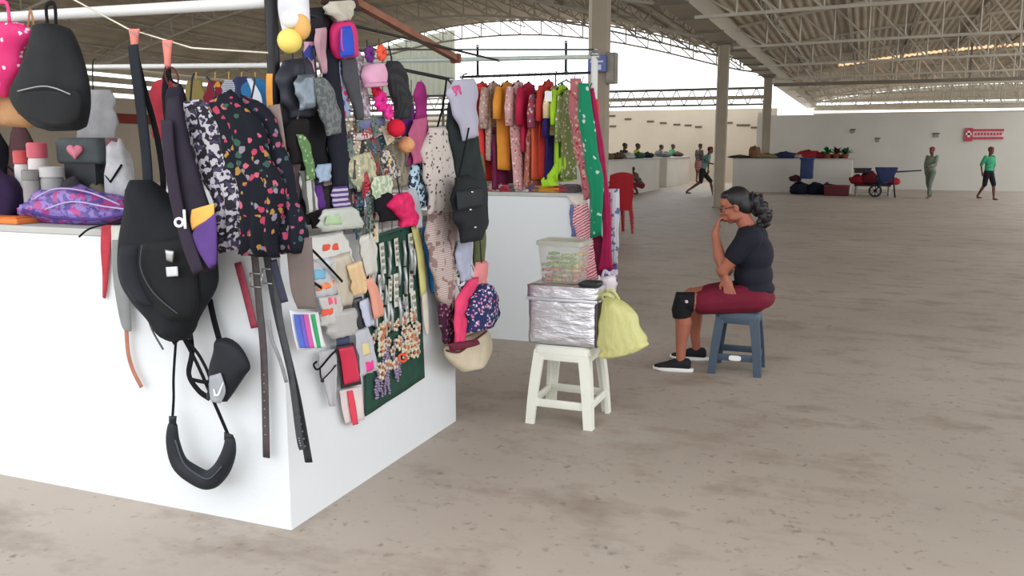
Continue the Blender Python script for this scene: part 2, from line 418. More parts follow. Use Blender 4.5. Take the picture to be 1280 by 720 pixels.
# backing sheet partly closing the eave band of the left bay + translucent corrugated sheet further left
mb = MB()
mb.box(-16.4, -3.6, 34.6, 34.64, 3.36, 3.5)
struct(obj('trim_3', mb, plain((176, 166, 150), .8), smooth=False))
def corr():
    m, nt, b = newmat('translucent_sheet'); b.inputs['Base Color'].default_value = c3((226, 228, 222)); b.inputs['Roughness'].default_value = .5
    tr = nt.nodes.new('ShaderNodeBsdfTranslucent'); tr.inputs[0].default_value = c3((222, 224, 214))
    mx = nt.nodes.new('ShaderNodeMixShader'); mx.inputs[0].default_value = .55
    nt.links.new(b.outputs[0], mx.inputs[1]); nt.links.new(tr.outputs[0], mx.inputs[2])
    nt.links.new(mx.outputs[0], nt.nodes['Material Output'].inputs[0]); return m
mb = MB(); prof = []
x = -24.7; i = 0
while x < -16.4:
    prof.append((x, 34.5+(.05 if i % 2 else 0))); x += .14; i += 1
for (xa, ya), (xb, yb) in zip(prof, prof[1:]):
    mb.rings([[Vector((xa, ya+d, 3.8)), Vector((xb, yb+d, 3.8)), Vector((xb, yb+d, zl(xb)-.1)), Vector((xa, ya+d, zl(xa)-.1))] for d in (0, .01)])
struct(obj('wall_gable_left', mb, corr(), smooth=False))
# louvres under it
mb = MB(); z = 2.0
while z < 3.75: mb.obox(Vector((-19.5, 35.0, z)), (10.4, .14, .05), Matrix.Rotation(.5, 3, 'X')); z += .24
lv = thing('louvre_screen', 'wide grey louvre screen under the pale corrugated gable sheets', 'louvres', (-19.5, 35, 0))
obj('louvre_blade', mb, plain((165, 160, 150), .6), lv, False)['kind'] = 'stuff'
mb = MB()
for k in range(8): mb.box(-24.7+k*1.48, -24.62+k*1.48, 34.95, 35.05, 0, 3.8)
obj('mullion', mb, DSTEEL, lv, False)
struct(obj('wall_low_left', MB().box(-24.8, -14.3, 35.1, 35.25, 0, 2.05), WALLB, smooth=False))
# small dark openings of the back wall
vm = MB(); vm.box(-.16, .16, -.07, .0, .06, .13, .01); vm.box(-.12, .12, -.02, .0, -.14, .06)
v0 = None
for x, y, pl in ((765, 151, 40.8), (785, 155, 40.8), (813, 158, 40.8), (829, 160, 40.8), (846, 162, 40.8), (860, 163, 40.8), (873, 165, 40.8), (766, 164, 40.8), (911, 160, 40.8), (925, 163, 40.8), (933, 163, 40.8), (943, 166, 40.8)):
    p = hit(x, y, 1, pl)
    if v0 is None:
        v0 = obj('wall_vent', vm, plain((92, 82, 70), .8), smooth=False); tag(v0, 'small dark hooded vent opening in the beige far wall', 'vent', 'vents of the beige far wall'); v0.location = p; 
    else:
        q = v0.copy(); C.objects.link(q); q.location = p
for x, y, lab, w in ((1066, 165, 'small dark plaque on the grey back wall left of centre', .14), (1170, 170, 'thin dark slot plate on the grey back wall above the man with the barrow', .18), (1097, 176, 'faint small tag low on the grey back wall above the carts', .12)):
    p = hit(x, y, 1, 35.6)
    r = thing('wall_plaque', lab, 'plaque', p); obj('plate', MB().box(p.x-w/2, p.x+w/2, 35.59, 35.63, p.z-.05, p.z+.07, .01), plain((140, 136, 128)), r, False)
    obj('hood', MB().box(p.x-w/2-.03, p.x+w/2+.03, 35.55, 35.6, p.z+.07, p.z+.11, .01), plain((86, 82, 76)), r, False)
# red sign on the back wall
p = hit(1230, 167, 1, 35.6); s = thing('wall_sign', 'red and white strip sign on the grey back wall at far right', 'sign', p)
obj('sign_board', MB().box(p.x-.62, p.x+.62, 35.58, 35.63, p.z-.2, p.z+.16, .005), plain((206, 180, 180)), s, False)
mb = MB(); mb.box(p.x-.62, p.x-.36, 35.55, 35.58, p.z-.27, p.z+.2); mb.box(p.x-.36, p.x+.62, 35.56, 35.58, p.z-.2, p.z-.12); mb.box(p.x-.36, p.x+.62, 35.56, 35.58, p.z+.08, p.z+.16)
for k in range(9): mb.box(p.x-.3+k*.1, p.x-.24+k*.1, 35.56, 35.58, p.z-.06, p.z+.03)
obj('red_marking', mb, plain((176, 66, 80), .6), s, False)
mb = MB(); mb.box(p.x-.53, p.x-.45, 35.54, 35.55, p.z-.12, p.z+.1); mb.box(p.x-.58, p.x-.4, 35.54, 35.55, p.z-.05, p.z+.03)
obj('white_symbol', mb, plain((225, 215, 215), .6), s, False)

# ------------------------------------------------------------------ counters
CW = plain((216, 219, 222), .7, 0, .035, 1.2, .12); CWF = plain((206, 202, 194), .8, 0, .05, .8, .1); CTOP = plain((176, 176, 172), .6, 0, .08, 3)
def counter(name, label, walls, slabs, mat, cat='counter'):
    c = walls[0]; r = thing(name, label, cat, ((c[0]+c[1])/2, (c[2]+c[3])/2, 0))
    mb = MB()
    for a in walls: mb.box(a[0], a[1], a[2], a[3], 0, a[4] if len(a) > 4 else CH-.03)
    obj('base_wall', mb, mat, r, False); mb = MB()
    for a in slabs: mb.box(a[0], a[1], a[2], a[3], CH-.03, CH, .006)
    obj('worktop', mb, CTOP, r, False); return r
counter('market_counter', 'near white masonry stall counter covered in bags and trinkets', [(-8, X1, Y1, 3.25), (X1-.5, X1, 3.25, 4.23), (-8, -2.6, 4.1, 4.23)], [(-8, X1+.0, Y1-.0, 3.27), (X1-.52, X1, 3.27, 4.23), (-8, -2.55, 4.08, 4.23)], CW)
counter('market_counter', 'white stall counter beneath the rack of bright hanging clothes', [(-8, -1.97, Y2, 6.85), (-2.4, -1.97, 6.85, 7.1)], [(-8, -1.95, Y2-.01, 6.88), (-2.42, -1.95, 6.88, 7.12)], CW)
counter('market_counter', 'far left white counter with several people seated behind it', [(-7.7, -7.1, 21, 32.6)], [(-7.75, -7.05, 20.9, 32.7)], CWF)
counter('market_counter', 'short far counter at the end of the left row beside the beige wall', [(-7.7, -7.15, 34.2, 39.0)], [(-7.75, -7.1, 34.1, 39.1)], CWF)
counter('market_counter', 'long far white counter in front of the back wall behind the seated woman', [(-4.3, -.36, 31.8, 33.4)], [(-4.35, -.31, 31.75, 33.45)], CWF)
# ------------------------------------------------------------------ near stall: frame
def pipe(name, label, a, b, r, mat, cat='pipe', ends=True):
    t = thing(name, label, cat, (Vector(a)+Vector(b))/2)
    obj('tube', MB().tube([a, b], r, 12), mat, t)
    d = (Vector(b)-Vector(a)).normalized()
    if ends: [obj('end_cap', MB().tube(e_, r*1.25, 12), METAL, t) for e_ in ([Vector(a)-d*.004, Vector(a)+d*.02], [Vector(b)-d*.02, Vector(b)+d*.004])]
    return t
ZP = 2.04
pipe('stall_pipe', 'white overhead pipe along the front of the near stall', (-8, Y1+.06, 2.115), (-2.05, Y1+.06, 2.035), .022, WHITEP)
pipe('stall_pipe', 'white rear rail of the near stall holding blue shirts', (-7, 4.16, 2.07), (-2.75, 4.16, 1.952), .014, WHITEP)
pipe('corner_post', 'slim dark post rising at the corner of the near stall', (X1-.03, Y1+.05, CH), (X1-.03, Y1+.05, 2.4), .024, DARKP, 'post')
pipe('stall_pipe', 'thin dark pipe along the side of the near stall under the trinkets', (X1+.05, Y1+.06, 2.0), (X1+.05, 4.75, 2.0), .006, DARKP)
t = thing('wooden_pole', 'reddish brown wooden batten sloping out above the scrunchies', 'pole', px(PR(.02), 510, 40))
a, b = px(PR(.02), 418, -12), px(PR(.02), 568, 72)
obj('batten', MB().bar(a, b, .035, .03), plain((128, 84, 66), .7, 0, .2, 12), t, False)
obj('batten_tip', MB().bar(b, b+(b-a).normalized()*.03, .05, .045), plain((112, 60, 46), .7, 0, .2, 12), t, False)
tag(obj('line_rope', MB().tube([px(PL(.02), *p) for p in ((82, -6), (160, 36), (240, 60), (335, 66))], .0035, 6), plain((214, 206, 190))), 'pale cord strung from the overhead pipe to the corner post', 'cord')

# clips in salmon plastic that hold the bag straps
for i, (x0, y0, x1, y1, lab) in enumerate(((161, 36, 175, 58, 'salmon pink clip holding the long black shoulder strap'), (203, 50, 216, 84, 'salmon pink ribbon holding the second black strap'))):
    r = thing('cloth_clip', lab, 'clip', px(PL(.06), x0, y1))
    obj('clip_body', drape(PL(.05), [(x0, y0, x1, y0), (x0+2, (y0+y1)/2, x1-2, (y0+y1)/2), (x0+3, y1, x1-3, y1)], .02, 1, .002), plain((214, 128, 116)), r)
    obj('spring', cord(PL(.075), [(x0+2, y0+4), (x1-2, y0+8)], .002), METAL, r)
# ------------------------------------------------------------------ bags hung at the left
PINKM = spots((206, 52, 112), [(238, 170, 205), (240, 210, 225)], 26, .2, .35)
r = thing('pink_bag', 'glossy pink bag with white heart print at the top left edge', 'bag', px(PL(.1), 10, 125))
obj('bag_body', drape(PL(.08), [(-30, 26, 22, 28), (-34, 44, 34, 42), (-30, 80, 22, 84), (-34, 118, 8, 122)], .10, 2, .006), PINKM, r)
mb = MB()
for y in (30, 37, 44): strap(PL(.135), [(-28, y), (0, y+2), (30, y+1)], .012, .006, mb)
obj('gathered_rim', mb, plain((220, 70, 130), .5), r)
obj('handle', strap(PL(.1), [(-10, 28), (-6, 6), (8, 4), (12, 28)], .02, .005), plain((200, 48, 108), .5), r)
r = thing('tan_bag', 'tan paper-coloured bag between the pink bag and black backpack', 'bag', px(PL(.04), 20, 158))
obj('bag_body', drape(PL(.02), [(34, 40, 46, 42), (16, 80, 42, 82), (0, 120, 52, 130), (-20, 156, 40, 160)], .09, 1, .004), cloth((168, 128, 92)), r)
obj('handle', strap(PL(.05), [(34, 44), (38, 12), (44, 44)], .012, .004), cloth((150, 110, 78)), r)
obj('front_fold', drape(PL(.10), [(20, 90, 42, 92), (6, 140, 44, 146)], .012, 1, .003), cloth((148, 112, 80)), r)
r = thing('backpack', 'large plain black backpack hanging high at the left', 'backpack', px(PL(.15), 62, 165))
obj('bag_body', drape(PL(.08), [(59, 30, 70, 30), (50, 40, 82, 38), (41, 62, 94, 60), (28, 92, 104, 90), (16, 116, 109, 112), (24, 136, 109, 134), (44, 154, 104, 152), (64, 164, 96, 163)], .15, 2, .004, seg=26), plain((30, 32, 34), .8, 0, .25, 10), r)
obj('front_pocket', drape(PL(.2), [(24, 112, 98, 112), (22, 124, 104, 126), (40, 148, 100, 148), (62, 158, 92, 158)], .07, 1, .003, seg=20), plain((24, 25, 27), .8), r)
obj('zip', cord(PL(.27), [(22, 114), (50, 108), (68, 110), (88, 118)], .003), plain((150, 150, 150), .4, .5), r)
obj('top_loop', strap(PL(.12), [(60, 34), (58, 8), (68, 6), (70, 34)], .018, .006), BLACKC, r)
hang('hanging_shirt', 'light grey shirt hanging behind the large black backpack', 'shirt', (1, 3.3), [(98, 112, 136, 112), (92, 135, 144, 135), (96, 176, 146, 178)], cloth((150, 150, 152)), .05, 2, .006, hook=[(116, 112), (116, 78), (120, 74)])

# long strap backpack and the purple one
r = thing('backpack', 'big black backpack hung by two long straps on the stall front', 'backpack', px(PL(.1), 215, 430))
obj('bag_body', drape(PL(.04), [(164, 225, 188, 225), (160, 262, 222, 262), (151, 300, 262, 296), (151, 346, 271, 336), (166, 376, 268, 362), (192, 402, 246, 398), (214, 426, 234, 424)], .155, 3, .004, seg=28), plain((20, 22, 27), .85, 0, .2, 12), r)
o = obj('front_pocket', drape(PL(.13), [(178, 300, 240, 296), (170, 340, 246, 336), (184, 372, 248, 370), (214, 402, 242, 398)], .085, 1, .003, seg=22), plain((16, 17, 20), .8), r)
obj('zip', cord(PL(.22), [(178, 306), (176, 335), (192, 366), (222, 392)], .003), plain((60, 62, 68), .4), o)
obj('side_pocket', drape(PL(.13), [(154, 306, 176, 304), (154, 345, 182, 350), (172, 376, 200, 384)], .09, 1, .003), plain((28, 31, 38), .8), r)
obj('shoulder_strap', strap(PL(.09), [(166, 56), (170, 90), (178, 150), (184, 210), (186, 270)], .052, .014), plain((30, 34, 42), .85), r)
obj('shoulder_strap', strap(PL(.11), [(210, 86), (206, 120), (212, 180), (214, 240), (212, 300)], .03, .012), BLACKC, r)
obj('shoulder_strap', strap(PL(.05), [(168, 60), (180, 110), (196, 170), (204, 230), (200, 280)], .03, .01), BLACKC, r)
obj('white_tag', drape(PL(.232), [(207, 334, 222, 333), (208, 346, 223, 345)], .004, 0, 0, seg=8), plain((205, 208, 212)), r, label='small white price tag')
obj('clip', drape(PL(.225), [(206, 312, 218, 314), (208, 326, 216, 328)], .01, 0, 0, seg=8), METAL, r)
obj('bottom_webbing', strap(PL(.14), [(206, 400), (214, 415), (222, 427)], .05, .012), BLACKC, r)
obj('loose_cord', cord(PL(.1), [(182, 386), (190, 412), (204, 437)], .004), plain((95, 98, 105)), r)
r = thing('backpack', 'dark violet backpack with yellow panel and white letter on its strap', 'backpack', px(PL(.1), 262, 340))
obj('bag_body', drape(PL(.20), [(210, 124, 224, 120), (210, 180, 236, 176), (214, 240, 254, 235), (226, 300, 271, 292), (242, 344, 269, 336)], .06, 1, .003, seg=22), plain((36, 30, 44), .8, 0, .25, 12), r)
obj('shoulder_strap', strap(PL(.275), [(208, 150), (212, 200), (222, 260), (234, 300), (248, 340)], .055, .014), plain((44, 36, 50), .85), r)
obj('yellow_panel', drape(PL(.255), [(240, 262, 268, 254), (238, 276, 268, 268), (240, 288, 264, 274)], .02, 1, .002), plain((226, 168, 84)), r)
obj('violet_panel', drape(PL(.253), [(246, 284, 270, 266), (240, 298, 271, 284), (250, 318, 271, 310), (262, 336, 270, 330)], .025, 1, .002), plain((84, 56, 122)), r)
# white letter d
o = MB(); mt = plain((225, 226, 230), .6)
ph = [px(PL(.285), 224+5*math.cos(a), 278+5*math.sin(a)) for a in [k*PI/6 for k in range(13)]]
o.tube(ph, .0055, 6); strap(PL(.285), [(230, 262), (231.5, 286)], .013, .004, o); obj('printed_letter', o, mt, r)
obj('top_loop', cord(PL(.12), [(232, 126), (226, 108), (214, 100), (212, 84)], .005), BLACKC, r)
hang('red_pouch', 'red and coral small pouch hanging behind the black straps', 'bag', (1, 3.0), [(192, 103, 212, 96), (188, 130, 214, 126), (192, 172, 212, 178)], plain((176, 50, 66), .7, 0, .3, 12), .06, 2, .005, hook=[(203, 100), (207, 84), (210, 66)])
hang('dark_pouch', 'small dark pouch with brown handle left of the blotched cloth', 'bag', PL(.14), [(211, 110, 226, 108), (208, 128, 230, 128), (212, 150, 232, 150), (216, 170, 230, 170)], cloth((38, 34, 46)), .05, 1, .003, hook=[(214, 112), (206, 92), (214, 84), (222, 94), (222, 112)], hookm=cloth((88, 46, 46)))
# printed garments
COW = patches((28, 26, 36), (186, 182, 192), 40, .5, (66, 56, 84))
FLO = spots((24, 26, 34), [(178, 88, 108), (52, 82, 70), (160, 120, 62), (168, 62, 86), (128, 122, 132)], 19, .21)
hang('printed_dress', 'black and white blotched garment hanging left of the floral ones', 'garment', PL(.13), [(222, 128, 250, 124), (228, 150, 272, 142), (244, 200, 290, 190), (262, 250, 306, 244), (270, 318, 312, 308)], COW, .05, 3, .012, seg=26, hook=[(238, 128), (240, 100), (243, 92)])
hang('printed_dress', 'black rose-print garment hanging beside the blotched one', 'garment', PL(.15), [(262, 128, 290, 112), (268, 150, 318, 146), (284, 200, 340, 196), (300, 250, 352, 248), (296, 318, 350, 322)], FLO, .09, 3, .014, seg=28, seed=2, hook=[(270, 122), (264, 104), (258, 96)])
hang('printed_dress', 'dark rose-print garment hanging nearest the corner post', 'garment', PL(.09), [(300, 118, 330, 130), (318, 160, 348, 158), (330, 210, 362, 208), (344, 262, 376, 260), (342, 318, 384, 316)], spots((26, 28, 38), [(180, 74, 106), (60, 84, 88), (150, 80, 104), (120, 114, 128)], 20, .21), .08, 2, .012, seg=26, seed=5, hook=[(314, 124), (318, 104), (318, 96)])
# small shirts on the rear rail
PB = (1, 4.12)
for i, (nm, lab, rows, mt) in enumerate((
    ('hanging_shirt', 'blue shirt with white neck trim on the rear rail of the near stall', [(312, 98, 326, 98), (300, 112, 336, 112), (308, 150, 337, 150), (314, 172, 334, 172)], plain((38, 104, 152))),
    ('hanging_shirt', 'navy shirt with gold hanger on the rear rail', [(296, 96, 308, 96), (288, 110, 314, 112), (292, 140, 314, 140)], plain((38, 44, 84))),
    ('hanging_shirt', 'maroon and white patterned shirt on the rear rail', [(262, 100, 276, 102), (256, 122, 286, 122), (258, 150, 290, 150)], spots((120, 34, 52), [(220, 200, 205), (190, 140, 60)], 12, .3)),
    ('hanging_shirt', 'olive green cloth on the rear rail behind the blotched garment', [(236, 100, 254, 100), (230, 120, 258, 122), (232, 140, 256, 142)], plain((126, 112, 62))),
    ('hanging_shirt', 'dark shirt with white chequered braid on the rear rail', [(280, 100, 292, 100), (276, 120, 300, 120), (284, 156, 302, 154)], stripes((34, 36, 58), (200, 204, 214), 40)))):
    hang(nm, lab, 'shirt', PB, rows, mt, .04, 2, .008, seed=i, group=None, hook=[((rows[0][0]+rows[0][2])/2, rows[0][1]+1), ((rows[0][0]+rows[0][2])/2, 90-i*.0)], hookm=plain((190, 150, 70), .5))
hang('braid_strip', 'white chequered braid hanging beside the rear blue shirt', 'ribbon', PB, [(322, 108, 6), (326, 150, 6), (330, 178, 7)], stripes((42, 70, 110), (225, 228, 234), 60), .01, 1, .002)
hang('white_ribbon', 'white ribbon bow on the blue shirt of the rear rail', 'ribbon', (1, 4.03), [(311, 98, 6), (318, 112, 9), (321, 122, 12), (326, 132, 4)], plain((205, 214, 222)), .012, 2, .004)
hang('orange_strap', 'orange strap hanging along the corner post', 'strap', PL(.02), [(333, 92, 341, 92), (333, 125, 341, 125), (336, 150, 343, 150)], cloth((214, 148, 70)), .008, 1, .002)
hang('leather_strap', 'long taupe leather strap hanging below the orange one at the corner', 'strap', PL(.1), [(335, 132, 350, 130), (342, 180, 357, 178), (350, 225, 362, 224), (358, 256, 365, 262)], plain((120, 106, 100), .6), .016, 1, .002)

# sling bag and waist pouch below
r = thing('sling_bag', 'small black triangular sling bag with white logo against the white wall', 'bag', px(PL(.1), 275, 500))
obj('bag_body', drape(PL(.05), [(271, 424, 282, 422), (268, 440, 300, 434), (262, 460, 312, 458), (262, 480, 304, 472), (258, 498, 284, 502)], .07, 1, .002, seg=20), plain((26, 29, 35), .7, 0, .2, 12), r)
obj('front_flap', drape(PL(.12), [(262, 470, 276, 466), (262, 490, 282, 488), (264, 502, 276, 504)], .02, 1, .001), plain((150, 154, 160), .5), r)
mb = MB(); mb.tube([px(PL(.145), *p) for p in ((267, 486), (269, 494), (273, 494), (279, 478))], [.002, .006, .005, .0015], 6)
obj('logo', mb, plain((235, 236, 238), .5), r, label='white curved tick logo')
obj('shoulder_strap', strap(PL(.04), [(262, 374), (267, 398), (274, 424)], .03, .006), BLACKC, r)
obj('shoulder_strap', strap(PL(.06), [(236, 404), (240, 440), (236, 468), (248, 488), (262, 498)], .026, .006), BLACKC, r)
obj('shoulder_strap', strap(PL(.08), [(232, 424), (250, 446), (262, 476), (238, 474)], .016, .006), BLACKC, r)
obj('buckle', drape(PL(.085), [(232, 414, 240, 414), (233, 424, 241, 424)], .012, 0, 0, seg=8), DARKP, r)
r = thing('waist_pouch', 'curved black waist pouch, lowest thing hanging on the stall front', 'bag', px(PL(.1), 255, 606))
q = catmull([list(px(PL(.09), *p)) for p in ((216, 528), (216, 552), (224, 578), (240, 592), (260, 600), (276, 588), (286, 566), (288, 546))], 5)
n_ = len(q); rs = [.35+.65*math.sin(PI*min(1, max(0, i/(n_-1)*1.0)))**.6 for i in range(n_)]
obj('bag_body', MB().tube([Vector(p) for p in q], rs, 14, (.040, .032), (0, -1, 0)), plain((30, 33, 39), .6, 0, .2, 14), r)
obj('zip', cord(PL(.125), [(219, 550), (229, 578), (246, 593), (262, 598), (277, 583)], .003), plain((70, 74, 80), .4), r)
obj('waist_strap', strap(PL(.06), [(220, 424), (217, 470), (217, 500), (215, 530)], .014, .004), BLACKC, r)
obj('waist_strap', strap(PL(.07), [(230, 424), (246, 454), (262, 490), (276, 522), (287, 548)], .018, .004), BLACKC, r)
obj('buckle', drape(PL(.085), [(211, 520, 221, 520), (211, 530, 220, 532)], .016, 0, 0, seg=8), DARKP, r)
obj('buckle', drape(PL(.085), [(280, 540, 292, 544), (280, 550, 290, 554)], .016, 0, 0, seg=8), DARKP, r)

# belts and lanyards over the front edge
def belt(label, pts, w, col, tcol=None, holes=0, plane=PL(.04), buckle=None, name='belt', group=None):
    r = thing(name, label, 'belt', px(plane, *pts[-1]), group)
    obj('belt_strip', strap(plane, pts, w, .006), plain(col, .5, 0, .2, 30), r)
    if holes:
        mb = MB(); n = pnorm(plane)
        (xa, ya), (xb, yb) = pts[-2], pts[-1]
        for k in range(holes):
            u = .15+.7*k/holes; p = px(plane, xa+(xb-xa)*u, ya+(yb-ya)*u)+n*.003
            mb.tube([p, p+n*.002], .0028, 8)
        obj('eyelets', mb, METAL, r)
    if buckle:
        p = px(plane, *buckle)+pnorm(plane)*.006; mb = MB()
        a = w*.75; u = Vector((0, 0, 1)); v = u.cross(pnorm(plane))
        for s in (-1, 1): mb.bar(p+u*a*s-v*a, p+u*a*s+v*a, .005); mb.bar(p+v*a*s-u*a, p+v*a*s+u*a, .005)
        obj('buckle', mb, METAL, r)
    return r
belt('wine red belt hanging left of the long brown belt', [(297, 328), (308, 370), (318, 410)], .035, (138, 50, 68), plane=PL(.03))
belt('long brown belt with eyelets reaching lowest left of the black belts', [(318, 318), (324, 380), (330, 450), (333, 572)], .034, (74, 66, 68), holes=8, buckle=(321, 350))
belt('long black belt ending in a point near the counter corner', [(332, 310), (344, 380), (358, 440), (372, 500), (386, 578)], .036, (40, 42, 46), holes=6, plane=PL(.06), buckle=(337, 345))
belt('black belt just left of the longest black belt', [(342, 330), (350, 400), (364, 470), (374, 545), (378, 562)], .030, (58, 60, 64), holes=4, plane=PL(.09))
belt('grey metal-studded belt among the black belts', [(336, 400), (340, 425), (350, 450), (358, 478)], .018, (120, 122, 124), plane=PL(.1))
belt('white-stitched dark belt left of the brown leather panel', [(341, 325), (348, 350), (356, 378)], .034, (44, 46, 66), plane=PL(.11))
for x in (340, 350): strap(PL(.12), [(x, 332), (x+6, 356), (x+13, 376)], .006, .003, None)
hang('knife_sheath', 'taupe leather sheath with rounded end hanging at the counter corner', 'leather piece', PL(.12), [(358, 300, 390, 296), (360, 330, 392, 328), (364, 365, 394, 366), (372, 386, 396, 386)], plain((104, 92, 88), .6), .02, 1, .002)
r = thing('lanyard', 'red and white lanyard hanging over the counter edge at left', 'lanyard', px(PL(.03), 130, 370))
obj('ribbon', drape(PL(.01), [(127, 281, 140, 281), (126, 310, 138, 312), (128, 344, 135, 350), (128, 372, 132, 373)], .01, 1, .002), cloth((176, 62, 72)), r)
obj('ribbon', drape(PL(.02), [(139, 282, 151, 282), (140, 320, 150, 320), (142, 360, 152, 360)], .01, 1, .002), cloth((196, 194, 186)), r)
r = thing('lanyard', 'grey lanyard with rusty brown tail hanging left of the big black backpack', 'lanyard', px(PL(.03), 165, 480))
obj('ribbon', drape(PL(.03), [(140, 300, 152, 300), (142, 350, 160, 350), (150, 400, 164, 402), (156, 414, 164, 414)], .014, 1, .003), plain((128, 130, 130)), r)
obj('tail', strap(PL(.03), [(158, 412), (160, 440), (166, 462), (177, 484)], .022, .004), cloth((170, 112, 92)), r)
obj('cord', cord(PL(.05), [(99, 296), (112, 286), (140, 278), (166, 268)], .004), BLACKC, r)

# ------------------------------------------------------------------ goods lying on the near counter
ztop = CH
r = thing('rolled_bag', 'purple and pink marbled bag lying folded on the near counter', 'bag', (-3.2, 2.9, CH))
PUR = patches((84, 66, 140), (136, 112, 184), 26, .5, (168, 56, 128), .45)
t = bmesh.new(); bmesh.ops.create_icosphere(t, subdivisions=5, radius=1); cc = hit(97, 270, 1, 2.93)
for v in t.verts:
    c = v.co.copy(); n = .22*noise.noise(c*1.7+Vector((2, 0, 0)))+.07*abs(noise.noise(Vector((c.x*2.2, c.y*5, c.z*9)))) 
    prof = .62+.38*(1-abs(c.x*.9+.05)); v.co = Vector((cc.x+c.x*.345*(1+n*.4), 2.94+c.y*.14*(1+n), CH+.001+max(0, (c.z*.62+.42))*.165*prof*(1+n*1.6)))
obj('bag_body', t, PUR, r)
for k, pp in enumerate((((40, 250), (70, 236), (110, 240), (150, 256)), ((56, 262), (90, 252), (130, 258), (160, 262)))): obj('zip', cord((1, 2.80), list(pp), .004), plain((176, 160, 206), .4), r)
obj('hem', cord((1, 2.78), [(28, 262), (70, 272), (120, 274), (164, 266)], .006), plain((70, 50, 120)), r)
def case(label, x0, y0, x1, y1, Y, col, d=.1, name='pouch', cat='pouch', bev=.02):
    a = hit(x0, y1, 1, Y); b = hit(x1, y0, 1, Y); z0 = max(CH+.001, a.z)
    r = thing(name, label, cat, ((a.x+b.x)/2, Y, z0))
    obj('case_body', MB().box(a.x, b.x, Y, Y+d, z0, b.z, bev), plain(col, .7, 0, .15, 12), r)
    return r, a, b
r, a, b = case('tall grey display box with pink heart on the near counter', 70, 172, 122, 205, 3.02, (70, 78, 80), .1, 'display_box', 'box')
r.location.z -= 0
mx = (a.x+b.x)/2; mz = (a.z+b.z)/2+.0
mb = MB(); hp = [(.045*1.0*(16*math.sin(t)**3)/16, .036*(13*math.cos(t)-5*math.cos(2*t)-2*math.cos(3*t)-math.cos(4*t))/16) for t in [2*PI*k/28 for k in range(28)]]
mb.rings([[Vector((mx+x, yy, mz+z)) for x, z in hp] for yy in (3.005, 3.02)]); obj('pink_heart', mb, plain((214, 128, 146)), r, label='pink heart patch')
obj('pedestal', MB().box(a.x+.04, b.x-.04, 3.03, 3.11, CH, a.z+.005), plain((52, 54, 58)), r, False)
r, a, b = case('rose panelled case right of the heart box', 122, 172, 134, 200, 3.06, (140, 98, 108), .08)
obj('pedestal', MB().box(a.x+.005, b.x-.005, 3.07, 3.13, CH, a.z+.005), plain((40, 38, 44)), r, False)
def jar(label, x, y, rpx, top, cb, cl, Y=2.98):
    p = hit(x, y, 1, Y); q = hit(x, top, 1, Y); R_ = rpx/ F_PX * (p-CAM).length; h = q.z-CH
    r = thing('jar', label, 'jar', (p.x, Y, CH), None)
    obj('jar_body', MB().lathe((p.x, Y, CH), [(R_*.8, 0), (R_, .01), (R_, h*.75), (R_*.9, h*.8)], 18), plain(cb, .4), r, 'auto')
    obj('lid', MB().lathe((p.x, Y, CH), [(R_*.9, h*.8), (R_*1.05, h*.81), (R_*1.05, h*.98), (R_*.9, h)], 18), plain(cl, .4), r, 'auto')
jar('tall white jar with pink lid standing among the goods on the near counter', 50, 232, 10, 178, (206, 196, 196), (198, 92, 108))
jar('white pot with coral red lid left of the pink lidded jar', 30, 232, 8, 188, (200, 198, 198), (190, 76, 76), 3.0)
jar('short grey tub with pale lid behind the marbled bag', 66, 232, 12, 208, (150, 150, 150), (190, 190, 188), 2.95)
jar('grey canister standing left of the marbled bag', 40, 236, 9, 212, (146, 142, 140), (128, 126, 122), 2.9)
def lump(name, label, x, Y, w, d, h, col, cat='pouch', mat=None):
    p = hit(x, 250, 1, Y); rnd = random.Random(x)
    t = bmesh.new(); bmesh.ops.create_icosphere(t, subdivisions=3, radius=1)
    for v in t.verts:
        n = noise.noise(v.co*2+Vector((x, 0, 0)))*.25; c = v.co*(1+n); v.co = Vector((p.x+c.x*w, Y+c.y*d, CH+max(0, (c.z*.9+.55))*h))
    r = thing(name, label, cat, (p.x, Y, CH)); obj('cloth_body', t, mat or cloth(col), r)
    obj('drawstring', MB().tube([(p.x-w*.8, Y-d*.8, CH+h*.9), (p.x, Y-d*1.02, CH+h*.7), (p.x+w*.8, Y-d*.8, CH+h*1.0)], .005, 6), BLACKC, r)
lump('dark_bag', 'dark violet bag bundled at the left edge of the near counter', -6, 2.9, .14, .1, .17, (52, 40, 70), 'bag')
lump('brown_bag', 'brown maroon pouch standing behind the lidded pots', 34, 3.14, .12, .05, .3, (74, 50, 52), 'bag')
lump('black_bag', 'black pouch at the very left edge above the violet bag', 2, 3.1, .07, .06, .28, (26, 25, 32), 'bag')
lump('dark_pouch', 'flat dark pouch between the grey tub and heart box', 92, 2.98, .08, .06, .14, (62, 60, 66))
lump('olive_pouch', 'olive grey pouch behind the right end of the marbled bag', 124, 3.05, .07, .05, .12, (112, 106, 90))
lump('silver_bag', 'silvery white crumpled bag right of the heart box', 153, 3.05, .075, .06, .26, (180, 180, 184), 'bag', plain((186, 186, 190), .4, 0, .25, 14))
p = hit(12, 267, 1, 2.78); r = thing('orange_folder', 'orange flat packet at the front edge of the near counter', 'packet', (p.x, 2.8, CH))
obj('packet', MB().box(p.x-.16, p.x+.09, 2.74, 2.9, CH, CH+.025, .006), plain((214, 120, 58)), r)
obj('packet_flap', MB().box(p.x-.15, p.x+.08, 2.745, 2.82, CH+.025, CH+.032, .002), plain((196, 104, 48)), r)
# ------------------------------------------------------------------ trinkets on the side of the near stall
def hg(name, label, cat, off, rows, mat, t=.03, folds=2, amp=.006, **k): return hang(name, label, cat, PR(off), rows, mat, t, folds, amp, **k)
